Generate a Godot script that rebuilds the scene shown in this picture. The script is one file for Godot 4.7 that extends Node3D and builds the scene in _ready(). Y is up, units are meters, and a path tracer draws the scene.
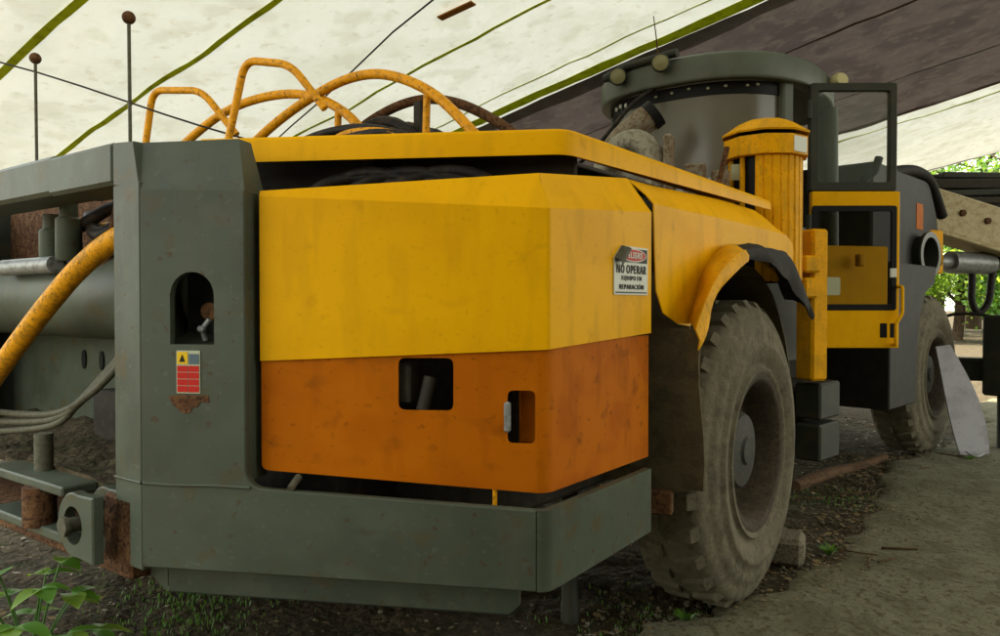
extends Node3D
# World axes: +X is the machine's right, -Z its forward direction. V(x, y, u) takes u as metres forward.

var M := {}
var rng := RandomNumberGenerator.new()
var taken := {}
var rig: Node3D

func V(x: float, y: float, u: float) -> Vector3:
	return Vector3(x, y, -u)

# ---------------------------------------------------------------- mesh builder
class B:
	var st := SurfaceTool.new()
	var tinted := false
	func _init():
		st.begin(Mesh.PRIMITIVE_TRIANGLES)
	func v(p: Vector3, n: Vector3):
		st.set_normal(n)
		st.add_vertex(p)
	func tri(a: Vector3, b: Vector3, c: Vector3, out: Vector3 = Vector3.ZERO):
		var n := (b - a).cross(c - a).normalized()
		if out != Vector3.ZERO and n.dot(out) < 0:
			n = -n
			v(a, n); v(b, n); v(c, n)
		else:
			v(a, n); v(c, n); v(b, n)
	func quad(a: Vector3, b: Vector3, c: Vector3, d: Vector3, out: Vector3 = Vector3.ZERO):
		tri(a, b, c, out); tri(a, c, d, out)
	func quadn(a, b, c, d, na, nb, nc, nd):
		var g: Vector3 = (b - a).cross(c - a) + (c - a).cross(d - a)
		if g.dot(na + nb + nc + nd) >= 0:
			v(a, na); v(c, nc); v(b, nb)
			v(a, na); v(d, nd); v(c, nc)
		else:
			v(a, na); v(b, nb); v(c, nc)
			v(a, na); v(c, nc); v(d, nd)
	# chamfered box, centre c, full size s
	func box(c: Vector3, s: Vector3, bas: Basis = Basis.IDENTITY, bev: float = 0.006):
		var h := s * 0.5
		bev = min(bev, min(h.x, min(h.y, h.z)) * 0.9)
		var i := h - Vector3(bev, bev, bev)
		for ax in 3:
			var a1 := (ax + 1) % 3
			var a2 := (ax + 2) % 3
			for sg in [-1.0, 1.0]:
				var q := []
				for k in [[-1, -1], [1, -1], [1, 1], [-1, 1]]:
					var p := Vector3.ZERO
					p[ax] = sg * h[ax]; p[a1] = k[0] * i[a1]; p[a2] = k[1] * i[a2]
					q.append(c + bas * p)
				var o := Vector3.ZERO
				o[ax] = sg
				quad(q[0], q[1], q[2], q[3], bas * o)
			for s1 in [-1.0, 1.0]:
				for s2 in [-1.0, 1.0]:
					var e := []
					for t in [[-1, 0], [1, 0], [1, 1], [-1, 1]]:
						var p := Vector3.ZERO
						p[ax] = t[0] * i[ax]
						p[a1] = s1 * (h[a1] if t[1] == 0 else i[a1])
						p[a2] = s2 * (i[a2] if t[1] == 0 else h[a2])
						e.append(c + bas * p)
					var o := Vector3.ZERO
					o[a1] = s1; o[a2] = s2
					quad(e[0], e[1], e[2], e[3], bas * o)
		for sx in [-1.0, 1.0]:
			for sy in [-1.0, 1.0]:
				for sz in [-1.0, 1.0]:
					tri(c + bas * Vector3(sx * h.x, sy * i.y, sz * i.z), c + bas * Vector3(sx * i.x, sy * h.y, sz * i.z), c + bas * Vector3(sx * i.x, sy * i.y, sz * h.z), bas * Vector3(sx, sy, sz))
	# swept round tube; rad a number or one per point
	func tube(pts: Array, rad, n: int = 12, caps: bool = true):
		var m := pts.size()
		var rings := []
		var nor := []
		var prev := Vector3.ZERO
		for k in m:
			var t: Vector3 = (pts[min(k + 1, m - 1)] - pts[max(k - 1, 0)]).normalized()
			if k == 0:
				prev = t.cross(Vector3.UP if abs(t.y) < 0.9 else Vector3.RIGHT).normalized()
			else:
				prev = (prev - t * prev.dot(t)).normalized()
			var bt := t.cross(prev)
			var r: float = rad[k] if rad is Array else rad
			var ring := []
			var nn := []
			for j in n:
				var a := TAU * j / n
				var d: Vector3 = prev * cos(a) + bt * sin(a)
				nn.append(d)
				ring.append(pts[k] + d * r)
			rings.append(ring); nor.append(nn)
		for k in m - 1:
			for j in n:
				var l := (j + 1) % n
				quadn(rings[k][j], rings[k][l], rings[k + 1][l], rings[k + 1][j], nor[k][j], nor[k][l], nor[k + 1][l], nor[k + 1][j])
		if caps:
			for k in [0, m - 1]:
				var o: Vector3 = (pts[0] - pts[1]) if k == 0 else (pts[m - 1] - pts[m - 2])
				for j in n:
					tri(pts[k], rings[k][j], rings[k][(j + 1) % n], o)
	# profile of Vector2(radius, height) turned about axis ay of bas; creases kept
	func lathe(prof: Array, o: Vector3, bas: Basis = Basis.IDENTITY, n: int = 24, crease: float = 0.6):
		var m := prof.size()
		var segn := []
		for k in m - 1:
			var d: Vector2 = prof[k + 1] - prof[k]
			segn.append(Vector2(d.y, -d.x).normalized())
		for k in m - 1:
			var n0: Vector2 = segn[k]
			var n1: Vector2 = segn[k]
			if k > 0 and segn[k - 1].dot(segn[k]) > crease:
				n0 = (segn[k - 1] + segn[k]).normalized()
			if k < m - 2 and segn[k + 1].dot(segn[k]) > crease:
				n1 = (segn[k + 1] + segn[k]).normalized()
			for j in n:
				var a := TAU * j / n
				var b := TAU * (j + 1) / n
				var da := Vector3(cos(a), 0, sin(a))
				var db := Vector3(cos(b), 0, sin(b))
				var p0: Vector2 = prof[k]
				var p1: Vector2 = prof[k + 1]
				quadn(o + bas * (da * p0.x + Vector3.UP * p0.y), o + bas * (db * p0.x + Vector3.UP * p0.y), o + bas * (db * p1.x + Vector3.UP * p1.y), o + bas * (da * p1.x + Vector3.UP * p1.y),
					bas * (da * n0.x + Vector3.UP * n0.y), bas * (db * n0.x + Vector3.UP * n0.y), bas * (db * n1.x + Vector3.UP * n1.y), bas * (da * n1.x + Vector3.UP * n1.y))
	# flat plate: outline in (ax, ay) about o, thickness th along -nz, small chamfer, holes
	func plate(poly: PackedVector2Array, o: Vector3, ax: Vector3, ay: Vector3, th: float, holes: Array = [], bev: float = 0.004):
		var nz := ax.cross(ay).normalized()
		if Geometry2D.is_polygon_clockwise(poly):
			poly = poly.duplicate(); poly.reverse()
		var inner := poly
		if bev > 0:
			var off := Geometry2D.offset_polygon(poly, -bev, Geometry2D.JOIN_MITER)
			if off.size() == 1 and off[0].size() == poly.size():
				inner = off[0]
			else:
				bev = 0.0
		var pieces := [inner]
		for hl in holes:
			var c := Vector2.ZERO
			for p in hl: c += p
			c /= hl.size()
			var nx := []
			for pc in pieces:
				for side in [-1, 1]:
					var hp := PackedVector2Array([Vector2(c.x, -50), Vector2(c.x + side * 50, -50), Vector2(c.x + side * 50, 50), Vector2(c.x, 50)])
					for q in Geometry2D.intersect_polygons(pc, hp):
						for w in Geometry2D.clip_polygons(q, hl):
							nx.append(w)
			pieces = nx
		for pc in pieces:
			var ix := Geometry2D.triangulate_polygon(pc)
			for k in range(0, ix.size(), 3):
				var a: Vector3 = o + ax * pc[ix[k]].x + ay * pc[ix[k]].y
				var b: Vector3 = o + ax * pc[ix[k + 1]].x + ay * pc[ix[k + 1]].y
				var c: Vector3 = o + ax * pc[ix[k + 2]].x + ay * pc[ix[k + 2]].y
				tri(a, b, c, nz)
				tri(a - nz * th, b - nz * th, c - nz * th, -nz)
		var rims := [[poly, 1.0]]
		for hl in holes: rims.append([hl, -1.0])
		for rr in rims:
			var r: PackedVector2Array = rr[0]
			if Geometry2D.is_polygon_clockwise(r):
				r = r.duplicate(); r.reverse()
			for k in r.size():
				var p := r[k]
				var q := r[(k + 1) % r.size()]
				var d := (q - p).normalized()
				var out: Vector3 = (ax * d.y - ay * d.x) * rr[1]
				var a := o + ax * p.x + ay * p.y
				var b := o + ax * q.x + ay * q.y
				var dz := nz * (bev if rr[1] > 0 else 0.0)
				quad(a - dz, b - dz, b - nz * th, a - nz * th, out)
		if bev > 0:
			var best := 0
			for k in inner.size():
				if inner[k].distance_to(poly[0]) < inner[best].distance_to(poly[0]): best = k
			for k in poly.size():
				var l := (k + 1) % poly.size()
				var i0 := inner[(best + k) % inner.size()]
				var i1 := inner[(best + l) % inner.size()]
				var d := (poly[l] - poly[k]).normalized()
				quad(o + ax * i0.x + ay * i0.y, o + ax * i1.x + ay * i1.y, o + ax * poly[l].x + ay * poly[l].y - nz * bev, o + ax * poly[k].x + ay * poly[k].y - nz * bev, nz + ax * d.y - ay * d.x)
	# smooth sheet through rows of points, given thickness (0 = single sheet)
	func sheet(rows: Array, th: float = 0.0):
		var m := rows.size()
		var n: int = rows[0].size()
		var nor := []
		for i in m:
			var r := []
			for j in n:
				var a: Vector3 = rows[min(i + 1, m - 1)][j] - rows[max(i - 1, 0)][j]
				var b: Vector3 = rows[i][min(j + 1, n - 1)] - rows[i][max(j - 1, 0)]
				r.append(b.cross(a).normalized())
			nor.append(r)
		for i in m - 1:
			for j in n - 1:
				quadn(rows[i][j], rows[i][j + 1], rows[i + 1][j + 1], rows[i + 1][j], nor[i][j], nor[i][j + 1], nor[i + 1][j + 1], nor[i + 1][j])
		if th > 0:
			var bk := []
			for i in m:
				var r := []
				for j in n:
					r.append(rows[i][j] - nor[i][j] * th)
				bk.append(r)
			for i in m - 1:
				for j in n - 1:
					quadn(bk[i][j], bk[i][j + 1], bk[i + 1][j + 1], bk[i + 1][j], -nor[i][j], -nor[i][j + 1], -nor[i + 1][j + 1], -nor[i + 1][j])
				quad(rows[i][0], rows[i + 1][0], bk[i + 1][0], bk[i][0])
				quad(rows[i][n - 1], rows[i + 1][n - 1], bk[i + 1][n - 1], bk[i][n - 1])
			for j in n - 1:
				quad(rows[0][j], rows[0][j + 1], bk[0][j + 1], bk[0][j])
				quad(rows[m - 1][j], rows[m - 1][j + 1], bk[m - 1][j + 1], bk[m - 1][j])

# ---------------------------------------------------------------- scene helpers
func numbered(called: String) -> String:
	var k: int = taken.get(called, 0)
	taken[called] = k + 1
	return called if k == 0 else "%s_%03d" % [called, k]

func obj(called: String, b: B, m: Material, parent: Node = null) -> MeshInstance3D:
	var o := MeshInstance3D.new()
	o.mesh = b.st.commit()
	o.material_override = m
	if parent == null:
		o.name = numbered(called)
		add_child(o)
	else:
		o.name = called
		parent.add_child(o, true)
	return o

func thing(called: String, label: String, category: String, at := Vector3.ZERO, group := "") -> Node3D:
	var o := Node3D.new()
	o.name = numbered(called)
	add_child(o)
	o.position = at
	tag(o, label, category, group)
	return o

func tag(o: Node, label: String, category: String, group := "", kind := ""):
	o.set_meta("label", label)
	o.set_meta("category", category)
	if group: o.set_meta("group", group)
	if kind: o.set_meta("kind", kind)

func curve(pts: Array, per: int = 6) -> Array:
	var out := []
	for k in pts.size() - 1:
		var p0: Vector3 = pts[max(k - 1, 0)]
		var p1: Vector3 = pts[k]
		var p2: Vector3 = pts[k + 1]
		var p3: Vector3 = pts[min(k + 2, pts.size() - 1)]
		for j in per:
			out.append(p1.cubic_interpolate(p2, p0, p3, float(j) / per))
	out.append(pts[-1])
	return out

func bend(pts: Array, r: float, n: int = 6) -> Array:
	# polyline with rounded corners
	var out := [pts[0]]
	for k in range(1, pts.size() - 1):
		var p: Vector3 = pts[k]
		var a: Vector3 = (pts[k - 1] - p)
		var b: Vector3 = (pts[k + 1] - p)
		var rr: float = min(r, min(a.length(), b.length()) * 0.48)
		var s := p + a.normalized() * rr
		var e := p + b.normalized() * rr
		for j in n + 1:
			var t := float(j) / n
			out.append(s.lerp(p, t).lerp(p.lerp(e, t), t))
	out.append(pts[-1])
	return out

func rounded(pts: Array, r: float, n: int = 5) -> PackedVector2Array:
	var out := PackedVector2Array()
	var m := pts.size()
	for k in m:
		var p: Vector2 = pts[k]
		var a: Vector2 = pts[(k + m - 1) % m] - p
		var b: Vector2 = pts[(k + 1) % m] - p
		var rr: float = min(r, min(a.length(), b.length()) * 0.48)
		var s := p + a.normalized() * rr
		var e := p + b.normalized() * rr
		for j in n + 1:
			var t := float(j) / n
			out.append(s.lerp(p, t).lerp(p.lerp(e, t), t))
	return out

func rect(x0: float, y0: float, x1: float, y1: float, r := 0.0) -> PackedVector2Array:
	var q := [Vector2(x0, y0), Vector2(x1, y0), Vector2(x1, y1), Vector2(x0, y1)]
	return rounded(q, r) if r > 0 else PackedVector2Array(q)

func aim(dir: Vector3) -> Basis:
	# basis whose y axis runs along dir
	var y := dir.normalized()
	var x := y.cross(Vector3.UP if abs(y.y) < 0.95 else Vector3.RIGHT).normalized()
	return Basis(x, y, x.cross(y))

# ---------------------------------------------------------------- materials
func noise_bytes(sd: int, freq: float, oct: int, size: int, sx := 1, sy := 1) -> PackedByteArray:
	var f := FastNoiseLite.new()
	f.seed = sd
	f.noise_type = FastNoiseLite.TYPE_SIMPLEX_SMOOTH
	f.frequency = freq
	f.fractal_octaves = oct
	var im := f.get_seamless_image(size / sx, size / sy)
	im.convert(Image.FORMAT_L8)
	if sx != 1 or sy != 1:
		im.resize(size, size, Image.INTERPOLATE_CUBIC)
	return im.get_data()

# layers: [frequency, octaves, from, to, colour, strength, stretch x, stretch y]
func paint(sd: int, base: Color, layers: Array, size := 512) -> ImageTexture:
	var px := size * size
	var r := PackedFloat32Array(); r.resize(px); r.fill(base.r)
	var g := PackedFloat32Array(); g.resize(px); g.fill(base.g)
	var bl := PackedFloat32Array(); bl.resize(px); bl.fill(base.b)
	var k := 0
	for L in layers:
		k += 1
		var nb := noise_bytes(sd * 17 + k, L[0], L[1], size, L[6] if L.size() > 6 else 1, L[7] if L.size() > 7 else 1)
		var lut := PackedFloat32Array(); lut.resize(256)
		for i in 256: lut[i] = smoothstep(L[2], L[3], i / 255.0) * L[5]
		var c: Color = L[4]
		for i in px:
			var w := lut[nb[i]]
			if w > 0.003:
				r[i] += (c.r - r[i]) * w
				g[i] += (c.g - g[i]) * w
				bl[i] += (c.b - bl[i]) * w
	var out := PackedByteArray(); out.resize(px * 3)
	for i in px:
		out[i * 3] = int(clamp(r[i], 0, 1) * 255); out[i * 3 + 1] = int(clamp(g[i], 0, 1) * 255); out[i * 3 + 2] = int(clamp(bl[i], 0, 1) * 255)
	return ImageTexture.create_from_image(Image.create_from_data(size, size, false, Image.FORMAT_RGB8, out))

func relief(sd: int, freq: float, oct: int, strength: float, size := 512) -> ImageTexture:
	var im := Image.create_from_data(size, size, false, Image.FORMAT_L8, noise_bytes(sd, freq, oct, size))
	im.convert(Image.FORMAT_RGBA8)
	im.bump_map_to_normal_map(strength)
	return ImageTexture.create_from_image(im)

func mat(tex, rough: float, scale := 1.0, normal: Texture2D = null, nscale := 1.0, metallic := 0.0) -> StandardMaterial3D:
	var m := StandardMaterial3D.new()
	if tex is Color: m.albedo_color = tex
	else: m.albedo_texture = tex
	m.roughness = rough
	m.metallic = metallic
	m.metallic_specular = 0.28
	m.uv1_triplanar = true
	m.uv1_world_triplanar = true
	m.uv1_scale = Vector3.ONE * scale
	m.cull_mode = BaseMaterial3D.CULL_DISABLED
	if normal:
		m.normal_enabled = true
		m.normal_texture = normal
		m.normal_scale = nscale
	return m

func make_materials():
	var dents := relief(3, 0.012, 3, 6.0)
	var grit := relief(5, 0.06, 4, 8.0)
	var rust := Color(0.30, 0.16, 0.08)
	var mud := Color(0.33, 0.28, 0.19)
	M.yellow = mat(paint(1, Color(0.91, 0.665, 0.02), [[0.005, 4, 0.40, 0.8, Color(0.86, 0.615, 0.02), 0.6], [0.02, 4, 0.54, 0.80, Color(0.77, 0.565, 0.05), 0.35, 1, 5], [0.012, 5, 0.78, 0.92, Color(0.70, 0.50, 0.08), 0.4], [0.08, 4, 0.74, 0.90, Color(0.66, 0.48, 0.09), 0.35]], 1024), 0.42, 0.45, dents, 0.12)
	M.yellow_dusty = mat(paint(2, Color(0.89, 0.63, 0.04), [[0.008, 4, 0.45, 0.75, Color(0.78, 0.56, 0.08), 0.7], [0.03, 4, 0.58, 0.78, Color(0.62, 0.48, 0.16), 0.4, 1, 4], [0.07, 3, 0.76, 0.86, Color(0.38, 0.28, 0.12), 0.6]]), 0.5, 1.2, dents, 0.10)
	M.orange = mat(paint(3, Color(0.715, 0.385, 0.02), [[0.006, 4, 0.40, 0.75, Color(0.65, 0.33, 0.02), 0.8], [0.018, 4, 0.54, 0.80, Color(0.58, 0.30, 0.03), 0.40, 1, 6], [0.016, 5, 0.66, 0.90, Color(0.48, 0.26, 0.05), 0.5], [0.05, 4, 0.76, 0.90, Color(0.30, 0.17, 0.06), 0.5]], 1024), 0.55, 0.5, dents, 0.06)
	M.grey = mat(paint(4, Color(0.285, 0.308, 0.258), [[0.004, 4, 0.38, 0.72, Color(0.25, 0.268, 0.22), 0.9], [0.010, 5, 0.54, 0.80, Color(0.325, 0.342, 0.29), 0.45], [0.02, 4, 0.56, 0.80, Color(0.31, 0.31, 0.24), 0.4, 1, 6], [0.010, 5, 0.72, 0.84, Color(0.32, 0.255, 0.15), 0.5], [0.035, 4, 0.79, 0.86, Color(0.28, 0.175, 0.095), 0.7], [0.05, 3, 0.78, 0.86, Color(0.40, 0.41, 0.36), 0.4]], 1024), 0.45, 0.45, dents, 0.06)
	for y in [M.yellow, M.yellow_dusty, M.orange]: y.metallic_specular = 0.16
	M.grey_dark = mat(paint(5, Color(0.20, 0.21, 0.185), [[0.01, 4, 0.45, 0.75, Color(0.25, 0.24, 0.19), 0.7], [0.04, 4, 0.74, 0.86, rust, 0.5]]), 0.55, 1.0, dents, 0.08)
	M.cab_grey = mat(paint(50, Color(0.365, 0.385, 0.345), [[0.006, 4, 0.40, 0.75, Color(0.33, 0.345, 0.305), 0.8], [0.02, 4, 0.58, 0.8, Color(0.36, 0.34, 0.27), 0.4]]), 0.4, 0.7, dents, 0.06)
	M.dark = mat(paint(6, Color(0.20, 0.19, 0.165), [[0.02, 4, 0.5, 0.75, Color(0.26, 0.235, 0.19), 0.8], [0.05, 3, 0.66, 0.8, Color(0.24, 0.17, 0.11), 0.6]]), 0.7, 1.5)
	M.rubber = mat(paint(7, Color(0.13, 0.125, 0.115), [[0.02, 4, 0.5, 0.72, Color(0.24, 0.21, 0.16), 0.6]]), 0.75, 1.5, grit, 0.15)
	M.hose = mat(paint(8, Color(0.11, 0.10, 0.095), [[0.02, 4, 0.5, 0.72, Color(0.28, 0.22, 0.15), 0.6]]), 0.55, 2.0)
	M.tyre = mat(paint(9, Color(0.37, 0.345, 0.28), [[0.005, 5, 0.40, 0.72, Color(0.43, 0.40, 0.325), 0.8], [0.02, 5, 0.55, 0.80, Color(0.49, 0.46, 0.375), 0.5], [0.010, 5, 0.60, 0.80, Color(0.25, 0.225, 0.18), 0.55], [0.07, 4, 0.64, 0.82, Color(0.22, 0.195, 0.155), 0.4]], 1024), 0.88, 0.9, grit, 0.25)
	M.rim = mat(paint(10, Color(0.235, 0.20, 0.155), [[0.02, 4, 0.42, 0.7, Color(0.31, 0.265, 0.20), 0.8], [0.05, 4, 0.6, 0.74, Color(0.16, 0.12, 0.09), 0.8]]), 0.75, 2.0, grit, 0.2)
	M.front_paint = mat(paint(51, Color(0.13, 0.13, 0.118), [[0.01, 4, 0.45, 0.75, Color(0.18, 0.17, 0.14), 0.7], [0.04, 4, 0.7, 0.85, Color(0.24, 0.21, 0.16), 0.5]]), 0.6, 1.0)
	M.hub = mat(paint(11, Color(0.215, 0.22, 0.20), [[0.02, 4, 0.5, 0.75, Color(0.31, 0.26, 0.19), 0.7]]), 0.6, 2.0)
	M.rusty = mat(paint(12, Color(0.33, 0.22, 0.14), [[0.015, 5, 0.42, 0.65, Color(0.42, 0.30, 0.19), 0.8], [0.04, 4, 0.55, 0.7, Color(0.18, 0.11, 0.07), 0.8]]), 0.85, 2.0, grit, 0.3)
	M.pipe_tan = mat(paint(13, Color(0.50, 0.47, 0.40), [[0.015, 4, 0.5, 0.72, Color(0.38, 0.30, 0.21), 0.8], [0.04, 4, 0.6, 0.72, Color(0.34, 0.17, 0.08), 0.8]]), 0.7, 2.0)
	M.wrap_metal = mat(paint(14, Color(0.55, 0.53, 0.47), [[0.02, 4, 0.5, 0.75, Color(0.36, 0.32, 0.25), 0.7]]), 0.5, 2.0, grit, 0.3, 0.3)
	M.hose_yellow = mat(paint(15, Color(0.85, 0.58, 0.06), [[0.02, 4, 0.48, 0.7, Color(0.62, 0.44, 0.11), 0.8], [0.05, 4, 0.62, 0.75, Color(0.25, 0.18, 0.09), 0.75]]), 0.55, 2.0)
	M.guard_yellow = mat(paint(16, Color(0.88, 0.60, 0.04), [[0.02, 4, 0.5, 0.72, Color(0.70, 0.48, 0.07), 0.7], [0.03, 4, 0.70, 0.8, Color(0.28, 0.17, 0.08), 0.9]]), 0.45, 2.0)
	M.cable = mat(paint(17, Color(0.33, 0.32, 0.26), [[0.03, 4, 0.5, 0.72, Color(0.27, 0.25, 0.20), 0.8]]), 0.6, 2.0)
	M.flap = mat(paint(18, Color(0.37, 0.33, 0.24), [[0.01, 4, 0.42, 0.72, Color(0.31, 0.27, 0.20), 0.9], [0.03, 4, 0.6, 0.75, Color(0.38, 0.33, 0.24), 0.7]]), 0.85, 1.4, grit, 0.2)
	M.cream = mat(paint(19, Color(0.72, 0.66, 0.50), [[0.015, 4, 0.5, 0.75, Color(0.60, 0.52, 0.36), 0.7], [0.04, 4, 0.66, 0.8, Color(0.36, 0.25, 0.15), 0.7]]), 0.5, 1.5)
	M.steel = mat(paint(20, Color(0.55, 0.56, 0.55), [[0.02, 4, 0.5, 0.75, Color(0.40, 0.39, 0.36), 0.7]]), 0.4, 2.0, null, 1.0, 0.3)
	M.red_brown = mat(paint(21, Color(0.42, 0.12, 0.09), [[0.02, 4, 0.45, 0.75, Color(0.26, 0.10, 0.07), 0.8]]), 0.6, 1.5)
	M.black = mat(Color(0.06, 0.06, 0.06), 0.5)
	M.white = mat(Color(0.82, 0.82, 0.77), 0.5)
	M.sticker_grey = mat(Color(0.66, 0.67, 0.56), 0.5)
	M.red = mat(Color(0.70, 0.11, 0.07), 0.45)
	M.label_yellow = mat(Color(0.85, 0.68, 0.05), 0.45)
	M.label_blue = mat(Color(0.32, 0.38, 0.40), 0.45)
	M.lens = mat(Color(0.52, 0.50, 0.36), 0.25)
	M.amber = mat(Color(0.78, 0.74, 0.55), 0.3)
	M.wood = mat(paint(22, Color(0.36, 0.27, 0.19), [[0.02, 4, 0.45, 0.7, Color(0.25, 0.18, 0.12), 0.8, 4, 1], [0.05, 4, 0.6, 0.75, Color(0.44, 0.37, 0.28), 0.6]]), 0.9, 1.6, grit, 0.3)
	M.board = mat(paint(23, Color(0.62, 0.61, 0.62), [[0.006, 4, 0.45, 0.75, Color(0.55, 0.54, 0.545), 0.8], [0.03, 4, 0.72, 0.88, Color(0.46, 0.43, 0.38), 0.4]]), 0.7, 1.4)
	M.stone = mat(paint(24, Color(0.46, 0.43, 0.36), [[0.03, 4, 0.45, 0.7, Color(0.29, 0.26, 0.21), 0.8]]), 0.95, 3.0, grit, 0.4)
	M.bark = mat(paint(25, Color(0.33, 0.27, 0.21), [[0.03, 4, 0.45, 0.7, Color(0.20, 0.16, 0.12), 0.8, 1, 4]]), 0.95, 1.0, grit, 0.5)
	var glass := StandardMaterial3D.new()
	glass.transparency = BaseMaterial3D.TRANSPARENCY_ALPHA
	glass.albedo_color = Color(0.50, 0.54, 0.50, 0.24)
	glass.roughness = 0.03
	glass.metallic_specular = 0.5
	glass.cull_mode = BaseMaterial3D.CULL_DISABLED
	M.glass = glass
	var dusty := glass.duplicate()
	dusty.albedo_color = Color(0.36, 0.335, 0.265, 0.86)
	dusty.roughness = 0.25
	M.glass_dusty = dusty
	var tinted := glass.duplicate()
	tinted.albedo_color = Color(0.10, 0.095, 0.045, 0.58)
	tinted.metallic_specular = 0.15
	M.glass_tinted = tinted
	# ground
	M.dirt = mat(paint(30, Color(0.30, 0.255, 0.185), [[0.006, 4, 0.42, 0.7, Color(0.235, 0.20, 0.145), 0.9], [0.02, 5, 0.55, 0.72, Color(0.38, 0.335, 0.25), 0.7], [0.012, 4, 0.62, 0.76, Color(0.20, 0.225, 0.11), 0.6], [0.09, 3, 0.6, 0.75, Color(0.16, 0.135, 0.10), 0.8]], 1024), 0.98, 0.55, relief(31, 0.05, 5, 10.0), 0.6)
	M.concrete = mat(paint(32, Color(0.445, 0.43, 0.345), [[0.004, 4, 0.40, 0.70, Color(0.385, 0.37, 0.285), 0.9], [0.010, 5, 0.55, 0.75, Color(0.49, 0.475, 0.39), 0.5], [0.03, 5, 0.62, 0.76, Color(0.31, 0.275, 0.195), 0.7], [0.10, 3, 0.64, 0.78, Color(0.27, 0.24, 0.17), 0.6]], 1024), 0.95, 0.5, relief(33, 0.06, 5, 6.0), 0.22)
	# tarpaulins: woven plastic sheet that lets daylight through
	M.tarp = mat(paint(40, Color(0.90, 0.92, 0.91), [[0.004, 5, 0.40, 0.75, Color(0.84, 0.86, 0.83), 0.8], [0.010, 5, 0.56, 0.82, Color(0.78, 0.79, 0.74), 0.5], [0.03, 5, 0.68, 0.86, Color(0.72, 0.71, 0.64), 0.4]], 1024), 0.6, 0.22, relief(44, 0.012, 5, 14.0), 0.9)
	M.tarp.backlight_enabled = true
	M.tarp.backlight = Color(0.50, 0.50, 0.49)
	M.tarp_dark = mat(paint(41, Color(0.40, 0.375, 0.36), [[0.004, 5, 0.40, 0.72, Color(0.32, 0.295, 0.29), 0.9], [0.015, 5, 0.56, 0.80, Color(0.47, 0.44, 0.40), 0.6], [0.04, 4, 0.70, 0.85, Color(0.26, 0.24, 0.23), 0.5]], 1024), 0.7, 0.35)
	M.tarp_dark.backlight_enabled = true
	M.tarp_dark.backlight = Color(0.40, 0.39, 0.40)
	M.strap = mat(paint(42, Color(0.78, 0.80, 0.22), [[0.02, 4, 0.5, 0.75, Color(0.66, 0.68, 0.18), 0.7]]), 0.7, 1.0)
	M.strap.backlight_enabled = true
	M.strap.backlight = Color(0.95, 0.95, 0.6)
	M.leaf_green = leafy(Color(0.27, 0.42, 0.10), Color(0.45, 0.58, 0.14))
	M.leaf_mid = leafy(Color(0.22, 0.35, 0.09), Color(0.34, 0.48, 0.12))
	M.leaf_bright = leafy(Color(0.40, 0.50, 0.15), Color(0.62, 0.72, 0.22))
	M.leaf_dry = leafy(Color(0.50, 0.42, 0.28), Color(0.1, 0.08, 0.04))

func leafy(c: Color, bk: Color) -> StandardMaterial3D:
	var m := StandardMaterial3D.new()
	m.albedo_color = c
	m.roughness = 0.55
	m.backlight_enabled = true
	m.backlight = bk
	m.cull_mode = BaseMaterial3D.CULL_DISABLED
	return m

func _ready():
	rng.seed = 4711
	# ---- camera
	var cam := Camera3D.new()
	cam.name = "camera"
	add_child(cam)
	cam.position = Vector3(0, 1.42, 0)
	cam.rotation = Vector3(deg_to_rad(-0.98), deg_to_rad(36.4), 0)
	cam.fov = 45.41
	cam.near = 0.05
	cam.far = 400
	cam.current = true
	# ---- sky and sun
	var we := WorldEnvironment.new()
	we.name = "environment"
	var env := Environment.new()
	env.background_mode = Environment.BG_SKY
	var sk := Sky.new()
	var sm := ProceduralSkyMaterial.new()
	sm.sky_top_color = Color(0.66, 0.70, 0.72)
	sm.sky_horizon_color = Color(0.92, 0.91, 0.83)
	sm.ground_bottom_color = Color(0.25, 0.26, 0.18)
	sm.ground_horizon_color = Color(0.55, 0.56, 0.50)
	sm.sky_curve = 0.2
	sk.sky_material = sm
	env.sky = sk
	env.tonemap_mode = Environment.TONE_MAPPER_LINEAR
	env.tonemap_exposure = 5.3
	env.sdfgi_enabled = true
	env.ssao_enabled = true
	env.ssil_enabled = true
	we.environment = env
	add_child(we)
	var sun := DirectionalLight3D.new()
	sun.name = "sun"
	sun.light_energy = 1.3
	sun.light_color = Color(1.0, 0.96, 0.88)
	sun.light_angular_distance = 0.5
	sun.shadow_enabled = true
	sun.rotation = Vector3(deg_to_rad(-62), deg_to_rad(215), 0)
	add_child(sun)

	make_materials()
	build_ground()
	build_roof()
	build_rig()
	build_yard()
	build_plants()

# ---------------------------------------------------------------- ground
var gn := FastNoiseLite.new()
func ground_y(x: float, u: float) -> float:
	var n := gn.get_noise_2d(x * 100.0, u * 100.0) * 0.030 + gn.get_noise_2d(x * 420.0 + 91.0, u * 420.0) * 0.014
	var calm := 1.0 - 0.85 * smoothstep(10.0, 25.0, Vector2(x, u - 3).length())
	return n * calm - 0.004 + 0.055 * smoothstep(5.6, 7.4, u)

func path_edge(u: float) -> float:
	return -1.10 + 0.10 * sin(u * 1.3 + 1.2) + gn.get_noise_2d(u * 160.0, 500.0) * 0.16 - 0.22 * smoothstep(3.9, 3.0, u) + 0.35 * smoothstep(6.5, 9.5, u)

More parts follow.
